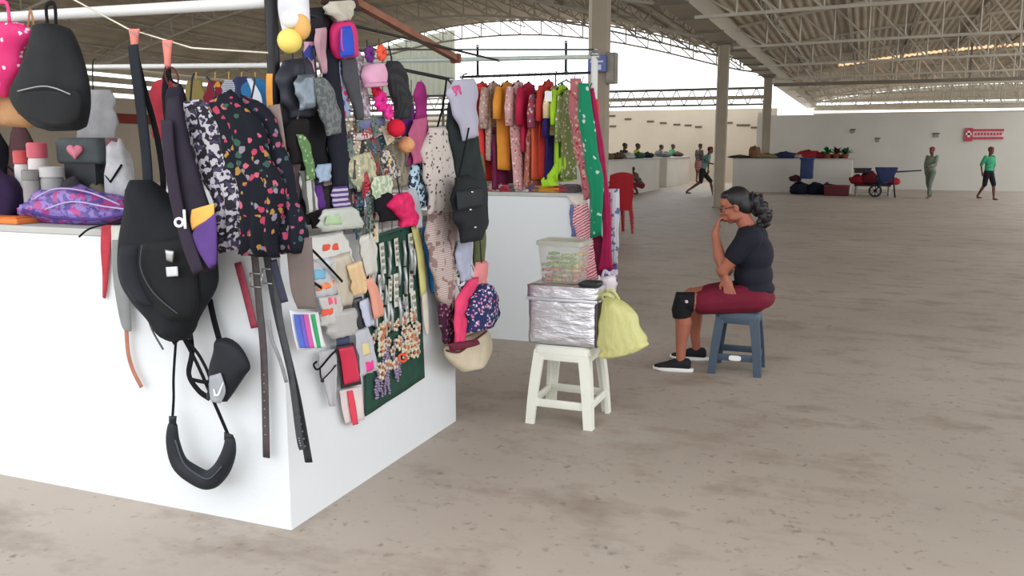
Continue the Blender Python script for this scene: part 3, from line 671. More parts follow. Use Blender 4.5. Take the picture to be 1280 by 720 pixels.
# white hanging toy and yellow ball at the corner
r = thing('plush_toy', 'white hanging plush toy with yellow ball at the top of the corner post', 'toy', px(PL(.1), 365, 68))
obj('toy_body', drape(PL(.04), [(350, -20, 384, -20), (349, 10, 386, 10), (352, 30, 386, 30), (356, 46, 380, 46)], .07, 1, .004), plain((206, 206, 212)), r)
obj('yellow_ball', MB().ball(px(PL(.13), 362, 51), .042, 3), plain((222, 200, 104), .6), r)
obj('orange_patch', MB().ball(px(PL(.10), 376, 34), (.036, .03, .044), 3), plain((214, 164, 96), .6), r)
obj('white_patch', MB().ball(px(PL(.13), 363, 24), .03, 3), plain((232, 232, 236), .6), r)
BAGD = plain((34, 36, 44), .7, 0, .3, 14)
hg('hanging_bag', 'black quilted bag hanging under the yellow ball at the corner', 'bag', .02, [(352, 76, 384, 72), (350, 100, 392, 96), (356, 132, 396, 130), (362, 148, 392, 146)], plain((44, 46, 56), .5, 0, .4, 14), .06, hook=[(366, 78), (366, 60), (368, 40)])
hg('hanging_bag', 'shiny silver grey vinyl bag above the black trousers', 'bag', .09, [(372, 94, 392, 92), (370, 112, 396, 108), (374, 138, 398, 134)], plain((112, 122, 132), .25, .4, .3, 10), .03, hook=[(382, 96), (380, 76), (378, 64)])
hg('hanging_bag', 'grey knit sock-like bag swinging near the black trousers', 'bag', .1, [(390, 98, 402, 96), (396, 120, 416, 112), (402, 150, 424, 140), (408, 170, 426, 166)], patches((112, 116, 116), (86, 92, 94), 60), .04, hook=[(396, 99), (394, 80), (392, 60)])
hg('blue_scarf', 'thin blue and pink scarf left of the violet cap', 'scarf', .03, [(380, 52, 392, 52), (382, 90, 396, 88), (388, 110, 398, 108)], stripes((44, 58, 130), (198, 150, 170), 8, (0, 1.2, 0)), .02)
hg('pink_scarf', 'pale pink strip hanging beside the dark backpacks', 'scarf', .06, [(394, 36, 408, 34), (396, 66, 408, 64), (402, 92, 408, 92)], cloth((190, 150, 160)), .02)
hg('black_trousers', 'long plain black trousers hanging down the side of the stall', 'trousers', .03, [(404, 62, 420, 58), (406, 110, 424, 104), (410, 160, 432, 154), (412, 205, 436, 200), (416, 238, 434, 238)], plain((24, 27, 40), .85), .05)
hg('black_shorts', 'black shorts hanging between the taupe strap and the long trousers', 'shorts', .01, [(374, 140, 400, 138), (372, 170, 408, 165), (366, 200, 410, 200), (378, 226, 404, 224)], cloth((24, 24, 28)), .05, 2, .01)
hg('black_pouch', 'black pouch with brown flap under the silver vinyl bag', 'pouch', .07, [(364, 150, 384, 148), (358, 172, 386, 170), (362, 206, 384, 204)], cloth((30, 28, 30)), .04, hook=[(372, 152), (372, 138), (374, 128)], hookm=cloth((120, 96, 70)))
hg('green_ribbon', 'leaf green printed ribbon hanging beside the black pouch', 'ribbon', .11, [(370, 168, 378, 168), (376, 182, 388, 180), (380, 205, 392, 203), (382, 226, 394, 224)], spots((96, 130, 84), [(170, 180, 150)], 50, .3), .012)
hg('grey_ribbon', 'white and grey ribbon hanging under the green one', 'ribbon', .1, [(374, 214, 390, 212), (378, 240, 394, 238), (382, 268, 398, 262)], stripes((190, 190, 188), (90, 92, 88), 6, (1.5, 0, 0)), .012)
hg('mauve_ribbon', 'dull mauve ribbon at the corner left of the grey ribbon', 'ribbon', .05, [(364, 206, 376, 204), (362, 230, 374, 228), (366, 252, 374, 250)], cloth((150, 126, 132)), .012)
hg('purple_scarf', 'purple scarf with pale stripes below the black trousers', 'scarf', .07, [(415, 234, 434, 232), (416, 250, 436, 248), (414, 266, 438, 262)], stripes((76, 54, 118), (190, 180, 200), 16), .02)
hg('violet_pouch', 'small violet pouch right of the grey ribbon', 'pouch', .06, [(391, 232, 400, 230), (392, 250, 406, 248), (398, 262, 406, 260)], cloth((94, 52, 128)), .02)
hg('blue_pouch', 'pale blue packet hanging on the black shorts', 'packet', .1, [(396, 206, 414, 204), (396, 218, 414, 216), (398, 228, 412, 226)], plain((146, 166, 190), .3), .015)
# cap-like backpack in magenta and blue
r = thing('child_backpack', 'magenta and blue child backpack near the wooden batten', 'backpack', px(PR(.1), 430, 74))
obj('bag_body', drape(PR(.05), [(420, 28, 436, 26), (415, 40, 442, 38), (416, 60, 444, 58), (422, 74, 444, 72)], .08, 1, .003), plain((206, 44, 108), .6), r)
obj('front_pocket', drape(PR(.13), [(426, 34, 438, 32), (425, 52, 442, 50), (426, 72, 443, 70)], .02, 1, .002), plain((36, 74, 190), .6), r)
obj('zip', cord(PR(.155), [(427, 36), (427, 54), (429, 64)], .003), plain((214, 60, 130), .6), r)
obj('top_loop', cord(PR(.09), [(424, 28), (428, 12), (434, 27)], .004), plain((190, 190, 190)), r)
hg('net_bundle', 'pale beige net ruffle tied above the child backpack', 'ruffle', .06, [(412, 2, 438, 0), (408, 14, 440, 12), (418, 28, 436, 26)], plain((190, 184, 170)), .05, 6, .016)
hg('striped_leggings', 'pink and blue patterned leggings under the child backpack', 'leggings', .05, [(416, 74, 426, 72), (420, 96, 432, 94), (424, 122, 434, 118), (428, 150, 438, 146)], spots((150, 160, 184), [(196, 50, 92), (70, 90, 160)], 30, .35), .03)
hg('grey_leggings', 'dark grey leggings hanging between the patterned pair and white strip', 'leggings', .08, [(426, 74, 444, 72), (432, 100, 448, 96), (440, 130, 452, 126), (446, 150, 454, 150)], cloth((78, 78, 84)), .03)
hg('white_strip', 'white lace strip hanging left of the pink scrunchies', 'scarf', .04, [(440, 66, 450, 64), (446, 96, 456, 92), (452, 130, 462, 126), (456, 148, 462, 146)], patches((206, 200, 206), (150, 140, 154), 60), .02)
for lab, off, rows, col, t in (
    ('black nylon bag behind the quilted one at the corner', .0, [(352, 118, 380, 116), (350, 150, 384, 148), (356, 190, 382, 188)], (28, 29, 36), .05),
    ('charcoal bag behind the leaf green ribbon', -.01, [(362, 196, 398, 192), (362, 236, 404, 230), (370, 284, 408, 276)], (40, 38, 44), .05),
    ('black bag with brown edge low between the mauve and green ribbons', .02, [(380, 236, 412, 232), (384, 262, 418, 256), (392, 286, 420, 280)], (34, 30, 34), .05),
    ('dark grey bag just above the clear crumpled bag', .0, [(408, 232, 436, 228), (406, 250, 444, 246), (412, 268, 446, 264)], (52, 50, 56), .05),
    ('black bag at the top between the corner post and the child backpack', .0, [(384, 10, 412, 8), (384, 40, 412, 38), (390, 70, 410, 68)], (30, 28, 34), .06),
    ('dark brown bag at the very top beside the batten', -.02, [(402, -20, 452, -22), (404, 0, 456, -2), (412, 16, 450, 14)], (58, 38, 34), .06)):
    hg('hanging_bag', lab, 'bag', off, rows, plain(col, .75, 0, .3, 14), t, 3, .008)
for lab, off, rows, m_ in (
    ('wine and white strip among the carded clips', .05, [(440, 168, 462, 164), (446, 176, 470, 172)], patches((150, 30, 46), (200, 190, 190), 60)),
    ('pale olive hair net packet in the middle of the carded clips', .06, [(434, 196, 462, 190), (438, 222, 470, 216), (448, 240, 472, 236)], patches((190, 180, 150), (150, 156, 130), 40)),
    ('grey beaded strip right of the olive packet', .06, [(474, 190, 486, 186), (480, 212, 496, 206), (488, 226, 500, 222)], patches((80, 72, 76), (190, 184, 176), 60)),
    ('pale green white bow packet above the small black bag', .08, [(464, 222, 486, 218), (466, 240, 490, 236), (470, 252, 484, 250)], patches((206, 206, 190), (150, 176, 140), 50)),
    ('mint and blue card strip left of the pompoms', .05, [(446, 150, 478, 146), (450, 162, 482, 158)], patches((90, 130, 110), (110, 110, 160), 50))):
    hg('trinket_packet', lab, 'packet', off, rows, m_, .02, 3, .006)
# scrunchies and pompoms: puckered rings
def scrunchie(label, x, y, rpx, col, off=.1, squash=1.0):
    p = px(PR(off), x, y); R_ = rpx/F_PX*(p-CAM).length; mb = MB(); rings = []
    for i in range(36):
        a = 2*PI*i/36; rr = R_*.45*(1+.22*math.sin(9*a)); cc = p+Vector((0, math.cos(a), math.sin(a)*squash))*R_*.6
        e1 = Vector((0, math.cos(a), math.sin(a)*squash)); e2 = Vector((1, 0, 0))
        rings.append([cc+e1*math.cos(b)*rr+e2*math.sin(b)*rr*.8 for b in [2*PI*k/12 for k in range(12)]])
    rings.append(rings[0]); mb.rings(rings, cap=False)
    r = thing('scrunchie', label, 'scrunchie', p); obj('fabric_ring', mb, cloth(col), r)
    obj('elastic', MB().tube([p+Vector((-.01, 0, R_*.6)), p+Vector((-.012, 0, R_*1.9))], .002, 6), DARKP, r); return r
scrunchie('violet scrunchie at the top of the scrunchie cluster', 462, 68, 9, (104, 50, 120))
scrunchie('orange red scrunchie beside the violet one', 477, 66, 9, (226, 92, 70))
scrunchie('hot pink scrunchie in the middle of the cluster', 476, 126, 12, (216, 50, 140))
scrunchie('second hot pink scrunchie lower right in the cluster', 486, 140, 9, (220, 60, 150))
scrunchie('small crimson scrunchie under the pale pink cap', 470, 112, 8, (190, 34, 62))
def pompom(label, x, y, rpx, col, off=.12):
    p = px(PR(off), x, y); R_ = rpx/F_PX*(p-CAM).length
    t = bmesh.new(); bmesh.ops.create_icosphere(t, subdivisions=4, radius=R_)
    for v in t.verts: v.co = p + v.co*(1+.10*noise.noise(v.co*180))
    r = thing('pompom', label, 'pompom', p-Vector((0, 0, R_))); obj('fluffy_ball', t, cloth(col), r)
    obj('thread', MB().tube([p+Vector((0, 0, R_*.9)), p+Vector((0, 0, R_*2.4))], .002, 6), DARKP, r)
pompom('bright red pompom below the hot pink scrunchies', 495, 160, 11, (206, 36, 58))
pompom('tan beige pompom hanging under the red one', 508, 181, 10, (206, 150, 108))
r = thing('knitted_hat', 'pale pink knitted cap hanging in the scrunchie cluster', 'cap', px(PR(.1), 468, 108))
obj('cap_crown', drape(PR(.05), [(460, 80, 474, 78), (454, 94, 482, 92), (458, 108, 480, 106)], .08, 2, .004), plain((216, 164, 190), .85), r)
obj('cap_brim', drape(PR(.09), [(456, 104, 482, 102), (457, 110, 481, 108)], .07, 1, .002), plain((200, 146, 174), .85), r)
hg('hair_piece', 'long black synthetic hair piece hanging beside the scrunchies', 'wig', .08, [(484, 76, 496, 76), (482, 96, 506, 94), (492, 124, 512, 122), (494, 150, 514, 148)], stripes((16, 16, 20), (34, 34, 40), 30, (0, 1.4, 0)), .05, 6, .008, hook=[(490, 80), (488, 66), (486, 58)])
hg('violet_scarf', 'deep violet scarf hanging right of the black hair piece', 'scarf', .03, [(498, 136, 516, 130), (500, 158, 520, 156), (506, 188, 522, 184)], cloth((92, 46, 120)), .03)
hg('magenta_scarf', 'magenta pointed scarf hanging alone against the bright gable', 'scarf', .05, [(523, 102, 526, 102), (519, 116, 532, 114), (520, 140, 534, 138), (512, 180, 534, 176), (508, 206, 528, 204)], plain((140, 34, 104), .8, 0, .25, 14), .03)
hg('rose_scarf', 'dusty rose scarf hanging below the magenta one', 'scarf', .08, [(516, 150, 534, 146), (512, 180, 532, 176), (516, 206, 530, 202)], cloth((176, 92, 124)), .02)
hg('olive_pouch', 'olive grey cloth pouch behind the tan pompom', 'pouch', .03, [(480, 178, 502, 176), (478, 210, 508, 206), (488, 236, 512, 232)], patches((112, 104, 88), (138, 130, 112), 30), .04)
hg('pink_flower_bag', 'bright crimson pink flower shaped bag at the right of the trinkets', 'bag', .1, [(492, 244, 508, 240), (488, 258, 516, 254), (498, 272, 520, 268), (500, 284, 518, 282)], plain((212, 34, 96), .7, 0, .35, 26), .05, 4, .014, hook=[(500, 246), (498, 232), (496, 220)])
hg('black_bag', 'small black bag left of the crimson pink flower bag', 'bag', .07, [(474, 244, 484, 240), (470, 258, 496, 252), (474, 278, 500, 274)], cloth((26, 24, 30)), .05, hook=[(480, 246), (480, 230), (482, 216)])
hg('grey_ribbed_scarf', 'pale grey strip hanging at the right of the crimson flower bag', 'scarf', .06, [(510, 236, 518, 234), (516, 260, 526, 258), (520, 286, 528, 284)], cloth((176, 178, 186)), .02)
# a wall of carded hair clips above the counter edge: each card a thing
CARD = [(176, 164, 140), (126, 136, 120), (150, 132, 116), (100, 104, 108), (190, 184, 172), (70, 58, 62), (84, 100, 84), (140, 44, 56), (60, 72, 104), (40, 38, 42)]
def trinket(name, grp, lab, cat, kind, col):
    r = thing(name, lab, cat, (0, 0, 0), grp); rnd = random.Random(kind*7+1)
    obj('backing_card', MB().box(-.002, .002, -.022, .022, -.07, 0, .001), plain(col, .45), r, False)
    mb = MB()
    for k in range(4): mb.ball((.006, rnd.uniform(-.012, .012), -.012-.014*k), (.006, .010, .006), 1)
    obj('hair_clip', mb, plain([(220, 214, 200), (70, 66, 72), (190, 60, 76), (90, 130, 110), (230, 200, 120)][kind % 5], .4), r)
    obj('hanger_loop', MB().tube([(0, -.006, -.002), (0, 0, .014), (0, .006, -.002)], .0015, 6), METAL, r); return r
protos = [trinket('clip_card', 'carded hair clips hanging above the side counter edge', 'carded hair clip hanging among many on the side of the near stall', 'hair clip', i, c) for i, c in enumerate(CARD)]
rnd = random.Random(11); k = 0
spotsxy = []
for row, y in enumerate(range(152, 292, 13)):
    x0 = 436 + (row % 2)*5; x1 = 486 if y < 240 else 470
    if y > 262: x0 = 446
    for x in range(x0, x1, 11): spotsxy.append((x+rnd.uniform(-3, 3), y+rnd.uniform(-4, 4)))
for i, (x, y) in enumerate(spotsxy):
    p = px(PR(rnd.uniform(.03, .08)), x, y); pr = protos[rnd.randrange(len(protos))] if i >= len(protos) else protos[i]
    q = pr if i < len(protos) else dup(pr, p)
    q.location = p; q.rotation_euler = (rnd.uniform(-.5, .5), 0, rnd.uniform(-.3, .3)); s_ = rnd.uniform(.8, 1.35); q.scale = (1, s_, s_)
grid = thing('wire_grid', 'thin wire grid hung on the stall side holding the carded clips', 'grid', px(PR(.01), 465, 290))
mb = MB(); n_ = Vector((1, 0, 0))
for x in range(430, 530, 12): cord(PR(.02), [(x, 70 if x < 500 else 100), (x, 290)], .002, mb, 1)
for y in range(80, 290, 18): cord(PR(.02), [(430, y), (512, y*.93+16)], .002, mb, 1)
obj('wire', mb, plain((90, 88, 84), .5, .5), grid)['kind'] = 'stuff'
mb = MB(); cord(PR(.02), [(428, 66), (428, 292)], .004, mb, 1); cord(PR(.02), [(428, 66), (512, 60)], .004, mb, 1)
obj('frame', mb, plain((90, 88, 84), .5, .5), grid)
# crumpled clear packs over the counter edge
def pack(label, off, rows, col=(226, 226, 222), al=.75, inner=None, t=.03, name='plastic_packet', cat='packet'):
    r = thing(name, label, cat, basept(PR(off), rows))
    obj('wrapper', drape(PR(off+.012), rows, t, 4, .008, seed=len(rows)+int(rows[0][0])), clear(col, al, .25), r)
    xs = [q for q in rows]; 
    if inner:
        for nm, rr, c in inner: obj(nm, drape(PR(off+.012+t*.8), rr, .008, 1, .002), plain(c, .6), r)
    return r
pack('clear crumpled bag with pale green things over the side counter edge', .1, [(404, 262, 440, 258), (398, 276, 452, 270), (404, 290, 456, 284)], (200, 204, 196), .8, [('green_item', [(408, 270, 424, 268), (406, 282, 428, 280)], (164, 190, 150))])
pack('white packet with orange red print at the top of the side wall', .03, [(384, 296, 430, 288), (388, 320, 436, 312), (392, 340, 440, 330)], (228, 226, 222), .85, [('orange_print', [(404, 306, 422, 304), (404, 314, 424, 312)], (224, 88, 60))], .02)
pack('clear packet with blue and orange toy inside, below the orange printed packet', .04, [(388, 326, 420, 320), (392, 350, 424, 346), (396, 372, 424, 368)], (222, 224, 230), .6, [('blue_item', [(392, 338, 406, 336), (394, 350, 408, 348)], (120, 176, 206)), ('orange_item', [(396, 358, 418, 350), (398, 364, 418, 358)], (232, 130, 66))], .03)
pack('beige packet hanging in the centre of the side wall packets', .05, [(414, 322, 438, 314), (418, 352, 442, 346), (422, 384, 440, 380)], (196, 186, 168), .9, None, .02)
pack('clear packet with pink and red toys under the blue one', .05, [(398, 372, 424, 368), (402, 388, 426, 384), (400, 408, 424, 404)], (220, 218, 216), .7, [('pink_item', [(410, 372, 420, 371), (411, 381, 421, 380)], (226, 96, 124)), ('red_item', [(402, 388, 416, 385), (403, 396, 417, 392)], (226, 90, 66))], .03)
pack('grey white crumpled packet low in the side wall cluster', .04, [(404, 392, 444, 384), (408, 410, 446, 402), (416, 424, 444, 418)], (188, 186, 184), .85, None, .04)
pack('tan cream card packet right of the beige one', .07, [(434, 332, 450, 326), (438, 352, 456, 346), (442, 370, 458, 366)], (222, 190, 146), .95, None, .012)
pack('salmon pink card packet beside the tan one', .075, [(456, 350, 466, 346), (462, 372, 474, 368), (466, 400, 480, 394)], (228, 158, 138), .95, None, .012)
pack('pale lilac card packet left of the salmon one', .06, [(448, 378, 460, 372), (452, 396, 466, 390), (456, 410, 468, 406)], (196, 200, 222), .95, None, .012)
pack('black and white card packet under the tan one', .05, [(440, 374, 452, 370), (444, 396, 456, 390), (448, 412, 458, 408)], (60, 60, 66), .95, None, .012)
pack('long white packet hanging at the left edge of the green board', .06, [(448, 296, 466, 290), (450, 318, 470, 310), (456, 346, 472, 340)], (214, 212, 204), .85, None, .02)
# colour-striped packet
r = thing('striped_packet', 'white packet with blue, pink and green stripes at the corner edge', 'packet', px(PR(.1), 385, 440))
obj('packet_body', drape(PR(.09), [(362, 388, 398, 390), (366, 414, 402, 416), (372, 438, 408, 434)], .02, 1, .002), plain((226, 228, 234), .4), r)
for nm, c, a, b in (('blue_stripe', (86, 110, 206), .12, .32), ('violet_stripe', (120, 100, 206), .32, .46), ('pink_stripe', (214, 96, 170), .46, .64), ('green_stripe', (50, 166, 104), .74, .88)):
    rows = []
    for (xa, ya, xb, yb) in ((363, 393, 398, 394), (366, 414, 402, 415), (371, 435, 406, 432)): rows.append((xa+(xb-xa)*a, ya, xa+(xb-xa)*b, ya))
    obj(nm, drape(PR(.111), rows, .003, 0, 0, seg=8), plain(c, .4), r)
# red cases
r = thing('phone_case', 'red phone case with dark rim hanging on the side wall', 'case', px(PR(.05), 436, 484))
obj('case_body', drape(PR(.03), [(420, 432, 442, 428), (424, 455, 447, 450), (426, 486, 452, 480)], .018, 0, 0, seg=12), plain((58, 46, 52), .5), r)
obj('red_panel', drape(PR(.048), [(423, 436, 442, 432), (427, 456, 447, 452), (430, 481, 450, 476)], .008, 0, 0, seg=12), plain((206, 46, 78), .35), r)
obj('top_clip', drape(PR(.05), [(420, 424, 436, 420), (421, 432, 438, 428)], .016, 1, .002), plain((52, 66, 96), .5), r)
r = thing('red_white_packet', 'white packet with a red stripe, lowest thing on the side wall', 'packet', px(PR(.05), 440, 530))
obj('packet_body', drape(PR(.02), [(424, 488, 452, 482), (427, 510, 454, 504), (432, 530, 456, 524)], .014, 1, .002), plain((222, 206, 206), .4), r)
obj('red_stripe', drape(PR(.036), [(434, 489, 441, 488), (437, 510, 445, 508), (441, 532, 448, 530)], .004, 0, 0, seg=8), plain((226, 70, 92), .4), r)
pack('clear packet with pink and yellow sweets right of the red case', .03, [(442, 414, 458, 408), (446, 440, 466, 432), (452, 470, 472, 462)], (206, 206, 216), .75, [('pink_item', [(456, 454, 466, 450), (457, 466, 468, 461)], (226, 60, 140)), ('yellow_item', [(452, 430, 460, 427), (454, 446, 463, 442)], (220, 206, 150))], .016)
pack('narrow clear packet hanging left of the red phone case', .02, [(396, 440, 418, 436), (402, 470, 420, 466), (412, 508, 418, 508)], (206, 204, 208), .55, None, .012)
r = thing('key_ring', 'black looped key ring hanging left of the red phone case', 'key ring', px(PR(.05), 402, 478))
obj('loop', cord(PR(.05), [(396, 452), (392, 456), (396, 462), (402, 458), (412, 446), (420, 438)], .004), BLACKC, r)
obj('tail', cord(PR(.05), [(400, 460), (402, 474), (412, 466), (420, 456)], .003), BLACKC, r)
obj('tag_end', MB().ball(px(PR(.055), 403, 476), .008, 2), DARKP, r)
# bag straps sticking out to the right of the corner
for i, pts in enumerate((((376, 300), (396, 318), (428, 352)), ((366, 340), (384, 348), (402, 360)))):
    tag(obj('loose_strap', strap(PR(.10+.01*i), list(pts), .012, .004), BLACKC), ['long thin black strap end crossing the orange printed packet', 'short black strap end below the longer one'][i], 'strap')

# dark green jewellery board
r = thing('jewellery_board', 'dark green cloth board covered in earrings on the side wall', 'board', px(PR(.01), 492, 520))
obj('cloth_panel', drape(PR(.005), [(462, 296, 516, 280), (458, 360, 522, 340), (456, 440, 528, 410), (456, 521, 531, 472)], .014, 2, .002, seg=20), plain((40, 74, 62), .9, 0, .15, 20), r)
obj('top_hem', strap(PR(.022), [(462, 298), (490, 289), (516, 281)], .012, .004), plain((52, 90, 78), .9), r)
obj('yellow_trim', drape(PR(.03), [(514, 284, 522, 282), (521, 320, 530, 316), (526, 372, 533, 366)], .012, 0, 0, seg=8), plain((206, 200, 130), .8), r)
tag(obj('pale_strip', drape(PR(.03), [(527, 368, 534, 364), (529, 400, 536, 395), (533, 420, 536, 418)], .012, 0, 0, seg=8), plain((208, 200, 186), .8)), 'pale cream strip end below the yellow trim of the green board', 'strip')
def jewel(kind):
    nm = ['earring_card', 'hair_grip', 'flower_clip', 'bead_string'][kind]
    lab = ['white carded strip hung on the green board', 'grey metal grip hung on the green board', 'small cream flower clip pinned on the green board', 'short string of beads pinned on the green board'][kind]
    r = thing(nm, lab, 'jewellery', (0, 0, 0), ['white carded strips on the green board', 'metal grips on the green board', 'flower clips on the green board', 'bead strings on the green board'][kind])
    if kind == 0:
        obj('card', MB().box(0, .003, -.016, .016, -.12, 0, .001), plain((205, 204, 192), .4), r, False); mb = MB()
        for k in range(4): mb.box(.003, .008, -.01, .01, -.025-.025*k, -.012-.025*k, .002)
        obj('stud', mb, plain((150, 150, 140), .3, .5), r)
    elif kind == 1:
        obj('grip', MB().tube([(0.004, 0, -.09), (.007, .004, -.045), (.004, 0, 0)], .006, 8), plain((176, 180, 180), .35, .4), r)
        obj('tip', MB().ball((.005, 0, -.092), .008, 1), DARKP, r)
    elif kind == 2:
        mb = MB()
        for k in range(5): mb.ball((.004, .014*math.cos(k*1.257), .014*math.sin(k*1.257)-.014), (.004, .009, .009), 1)
        obj('petals', mb, plain((204, 194, 170), .6), r); obj('centre', MB().ball((.009, 0, -.014), .006, 1), plain((190, 110, 80), .5), r)
    else:
        mb = MB()
        for k in range(7): mb.ball((.004, .004*math.sin(k*1.5), -.01*k), .0055, 1)
        obj('beads', mb, plain((150, 130, 160), .4), r); obj('hook', MB().tube([(0, 0, 0), (.004, .002, .01), (.006, 0, 0)], .0015, 5), METAL, r)
    return r
JP = [jewel(k) for k in range(4)]; used = set(); rnd = random.Random(4)
def bq(u, v):  # bilinear on the board in photo measure
    xl = 458-1*v; yl = 300+v*216; xr = 518+13*v; yr = 284+v*186
    return xl+(xr-xl)*u, yl+(yr-yl)*u
lay = []
for u in (.14, .3, .46, .60, .74, .88):
    for v in (.05, .24, .42): lay.append((0 if rnd.random() < .75 else 1, u+rnd.uniform(-.03, .03), v+rnd.uniform(-.02, .02)))
for i in range(14): lay.append((1, rnd.uniform(.08, .94), rnd.uniform(.05, .5)))
for i in range(62): lay.append((2, rnd.uniform(.22 if i % 3 else .06, .92), .52+rnd.random()*.28))
for i in range(16): lay.append((3, rnd.uniform(.1, .6), .78+.1*rnd.random()))
for i in range(12): lay.append((3, rnd.uniform(.1, .9), .45+.3*rnd.random()))
for kd, u, v in lay:
    p = px(PR(.024+rnd.uniform(0, .006)), *bq(u, v))
    if kd in used: q = dup(JP[kd], p)
    else: q = JP[kd]; used.add(kd); q.location = p
    q.rotation_euler = (rnd.uniform(-.5, .5) if kd == 2 else rnd.uniform(-.12, .12), 0, 0)
    s_ = rnd.uniform(1.0, 1.55); q.scale = (1.3, s_, s_)
tag(obj('red_rosette', MB().tube([px(PR(.04), 503+6*math.cos(a)*(1-a/30), 447+6*math.sin(a)*(1-a/30)) for a in [k*.5 for k in range(26)]], .004, 6), plain((222, 92, 62), .6)), 'orange red curled rosette in the middle of the green board', 'rosette')

# ------------------------------------------------------------------ garments at the far end of the near stall
SC = .10
hg('leopard_leggings', 'black and pale blue animal print leggings beside the crimson bag', 'leggings', .04, [(514, 206, 528, 202), (512, 236, 532, 232), (518, 262, 534, 258)], patches((24, 40, 60), (176, 202, 220), 50, .5), .04)
hg('blue_towel', 'bright blue towel hanging behind the bird print dress', 'towel', .03, [(528, 284, 540, 282), (534, 320, 544, 318), (540, 366, 547, 368)], cloth((28, 104, 166)), .04)
r = thing('printed_dress', 'white dress with dark bird print on straps at the stall end', 'dress', px(PR(.1), 560, 390))
BIRD = spots((196, 186, 180), [(70, 62, 68), (110, 96, 98)], 30, .22)
obj('bodice', drape(PR(.07), [(536, 160, 556, 158), (530, 190, 566, 186), (532, 230, 570, 226), (534, 268, 572, 264)], .07, 4, .010, seg=26), BIRD, r)
obj('skirt', drape(PR(.06), [(532, 264, 572, 258), (536, 300, 568, 296), (540, 340, 568, 336), (546, 372, 566, 392)], .06, 4, .010, seg=26), stripes((168, 146, 140), (196, 180, 176), 30, (0, .2, 0), .5, (140, 112, 108), 3), r)
obj('shoulder_strap', strap(PR(.1), [(546, 162), (554, 130), (558, 100)], .018, .005), BLACKC, r)
hg('white_shirt', 'white shirt hanging between the bird print dress and black dress', 'shirt', .05, [(562, 230, 578, 228), (564, 262, 586, 258), (564, 300, 584, 296), (568, 330, 580, 326)], cloth((206, 208, 214)), .06)
hg('lilac_shirt', 'pale lilac T-shirt with pink chest mark hanging before the far rack', 'shirt', .16, [(566, 100, 592, 98), (562, 118, 596, 116), (570, 150, 596, 148), (578, 176, 598, 170)], spots((176, 174, 192), [(176, 174, 192)], 9, .2), .05, hook=[(578, 100), (579, 94), (584, 92)])
hg('pink_mark_cloth', 'small pink printed cloth on the lilac T-shirt shoulder', 'cloth', .19, [(566, 108, 574, 106), (568, 120, 578, 118)], cloth((196, 88, 140)), .02)
hg('black_dress', 'long black dress with pale edging sweeping down the stall end', 'dress', .1, [(562, 126, 576, 122), (562, 160, 588, 152), (568, 200, 598, 194), (580, 250, 604, 244), (588, 290, 606, 286)], plain((32, 40, 42), .85, 0, .3, 10), .08, 3, .012, hook=[(568, 126), (566, 108), (560, 100)])
hg('olive_dress', 'olive green skirt edge hanging at the far right of the stall end', 'skirt', .07, [(588, 196, 602, 190), (594, 250, 606, 246), (592, 300, 606, 298), (592, 334, 604, 330)], cloth((98, 104, 74)), .05)
r = thing('black_bag', 'black shoulder bag with metal clasps hanging on the black dress', 'bag', px(PR(.2), 588, 304))
obj('bag_body', drape(PR(.19), [(570, 222, 586, 218), (568, 250, 604, 244), (570, 280, 608, 276), (576, 304, 602, 300)], .07, 2, .006), plain((24, 26, 32), .75, 0, .2), r)
obj('flap', drape(PR(.26), [(570, 240, 602, 234), (572, 264, 604, 258)], .012, 1, .002), plain((34, 36, 42), .7), r)
for p_ in ((590, 240), (588, 262), (594, 284)): obj('clasp', MB().ball(px(PR(.275), *p_), (.008, .012, .006), 1), CHROME, r)
obj('shoulder_strap', cord(PR(.22), [(572, 226), (580, 190), (586, 160)], .005), BLACKC, r)
hg('grey_blue_skirt', 'pale grey blue skirt below the black shoulder bag', 'skirt', .11, [(572, 302, 588, 300), (572, 330, 588, 328), (576, 352, 586, 350)], cloth((168, 172, 192)), .05)
hg('tassel_bag', 'white bag with dark lettering patch under the grey blue skirt', 'bag', .09, [(574, 334, 590, 330), (572, 352, 592, 348), (576, 372, 590, 370)], patches((204, 204, 208), (60, 60, 70), 44, .56), .05)
hg('salmon_skirt', 'salmon pink skirt hanging at the right below the olive skirt', 'skirt', .1, [(594, 328, 608, 326), (592, 352, 608, 348), (594, 372, 606, 370)], cloth((232, 148, 148)), .05)
hg('pink_scarf', 'deep pink scarf hanging down into the cream tote bag', 'scarf', .13, [(586, 350, 598, 346), (572, 376, 590, 374), (568, 410, 584, 406), (568, 436, 578, 434)], cloth((222, 70, 112)), .04)
hg('peach_scarf', 'peach scarf left of the navy floral bag', 'scarf', .11, [(582, 362, 592, 360), (580, 390, 594, 386), (578, 420, 588, 416)], cloth((228, 166, 140)), .04)
hg('maroon_dress', 'dark maroon printed dress hem hanging left of the pink scarf', 'dress', .06, [(552, 372, 570, 380), (550, 400, 572, 400), (554, 430, 566, 430)], spots((66, 34, 54), [(180, 130, 150), (130, 70, 90)], 40, .3), .05)
hg('floral_bag', 'navy bag with white and pink floral print above the cream tote', 'bag', .14, [(602, 356, 608, 354), (592, 374, 618, 370), (586, 396, 620, 390), (586, 416, 612, 410)], spots((44, 54, 96), [(206, 206, 220), (214, 130, 160)], 40, .3), .10, 3, .006, hook=[(604, 358), (602, 330), (600, 300)])
r = thing('tote_bag', 'cream tote bag with open top, lowest thing at the stall end', 'bag', px(PR(.1), 590, 465))
obj('bag_body', drape(PR(.08), [(556, 436, 608, 410), (558, 446, 613, 425), (568, 456, 612, 440), (580, 465, 600, 460)], .10, 1, .004, seg=22), plain((214, 200, 176), .8), r)
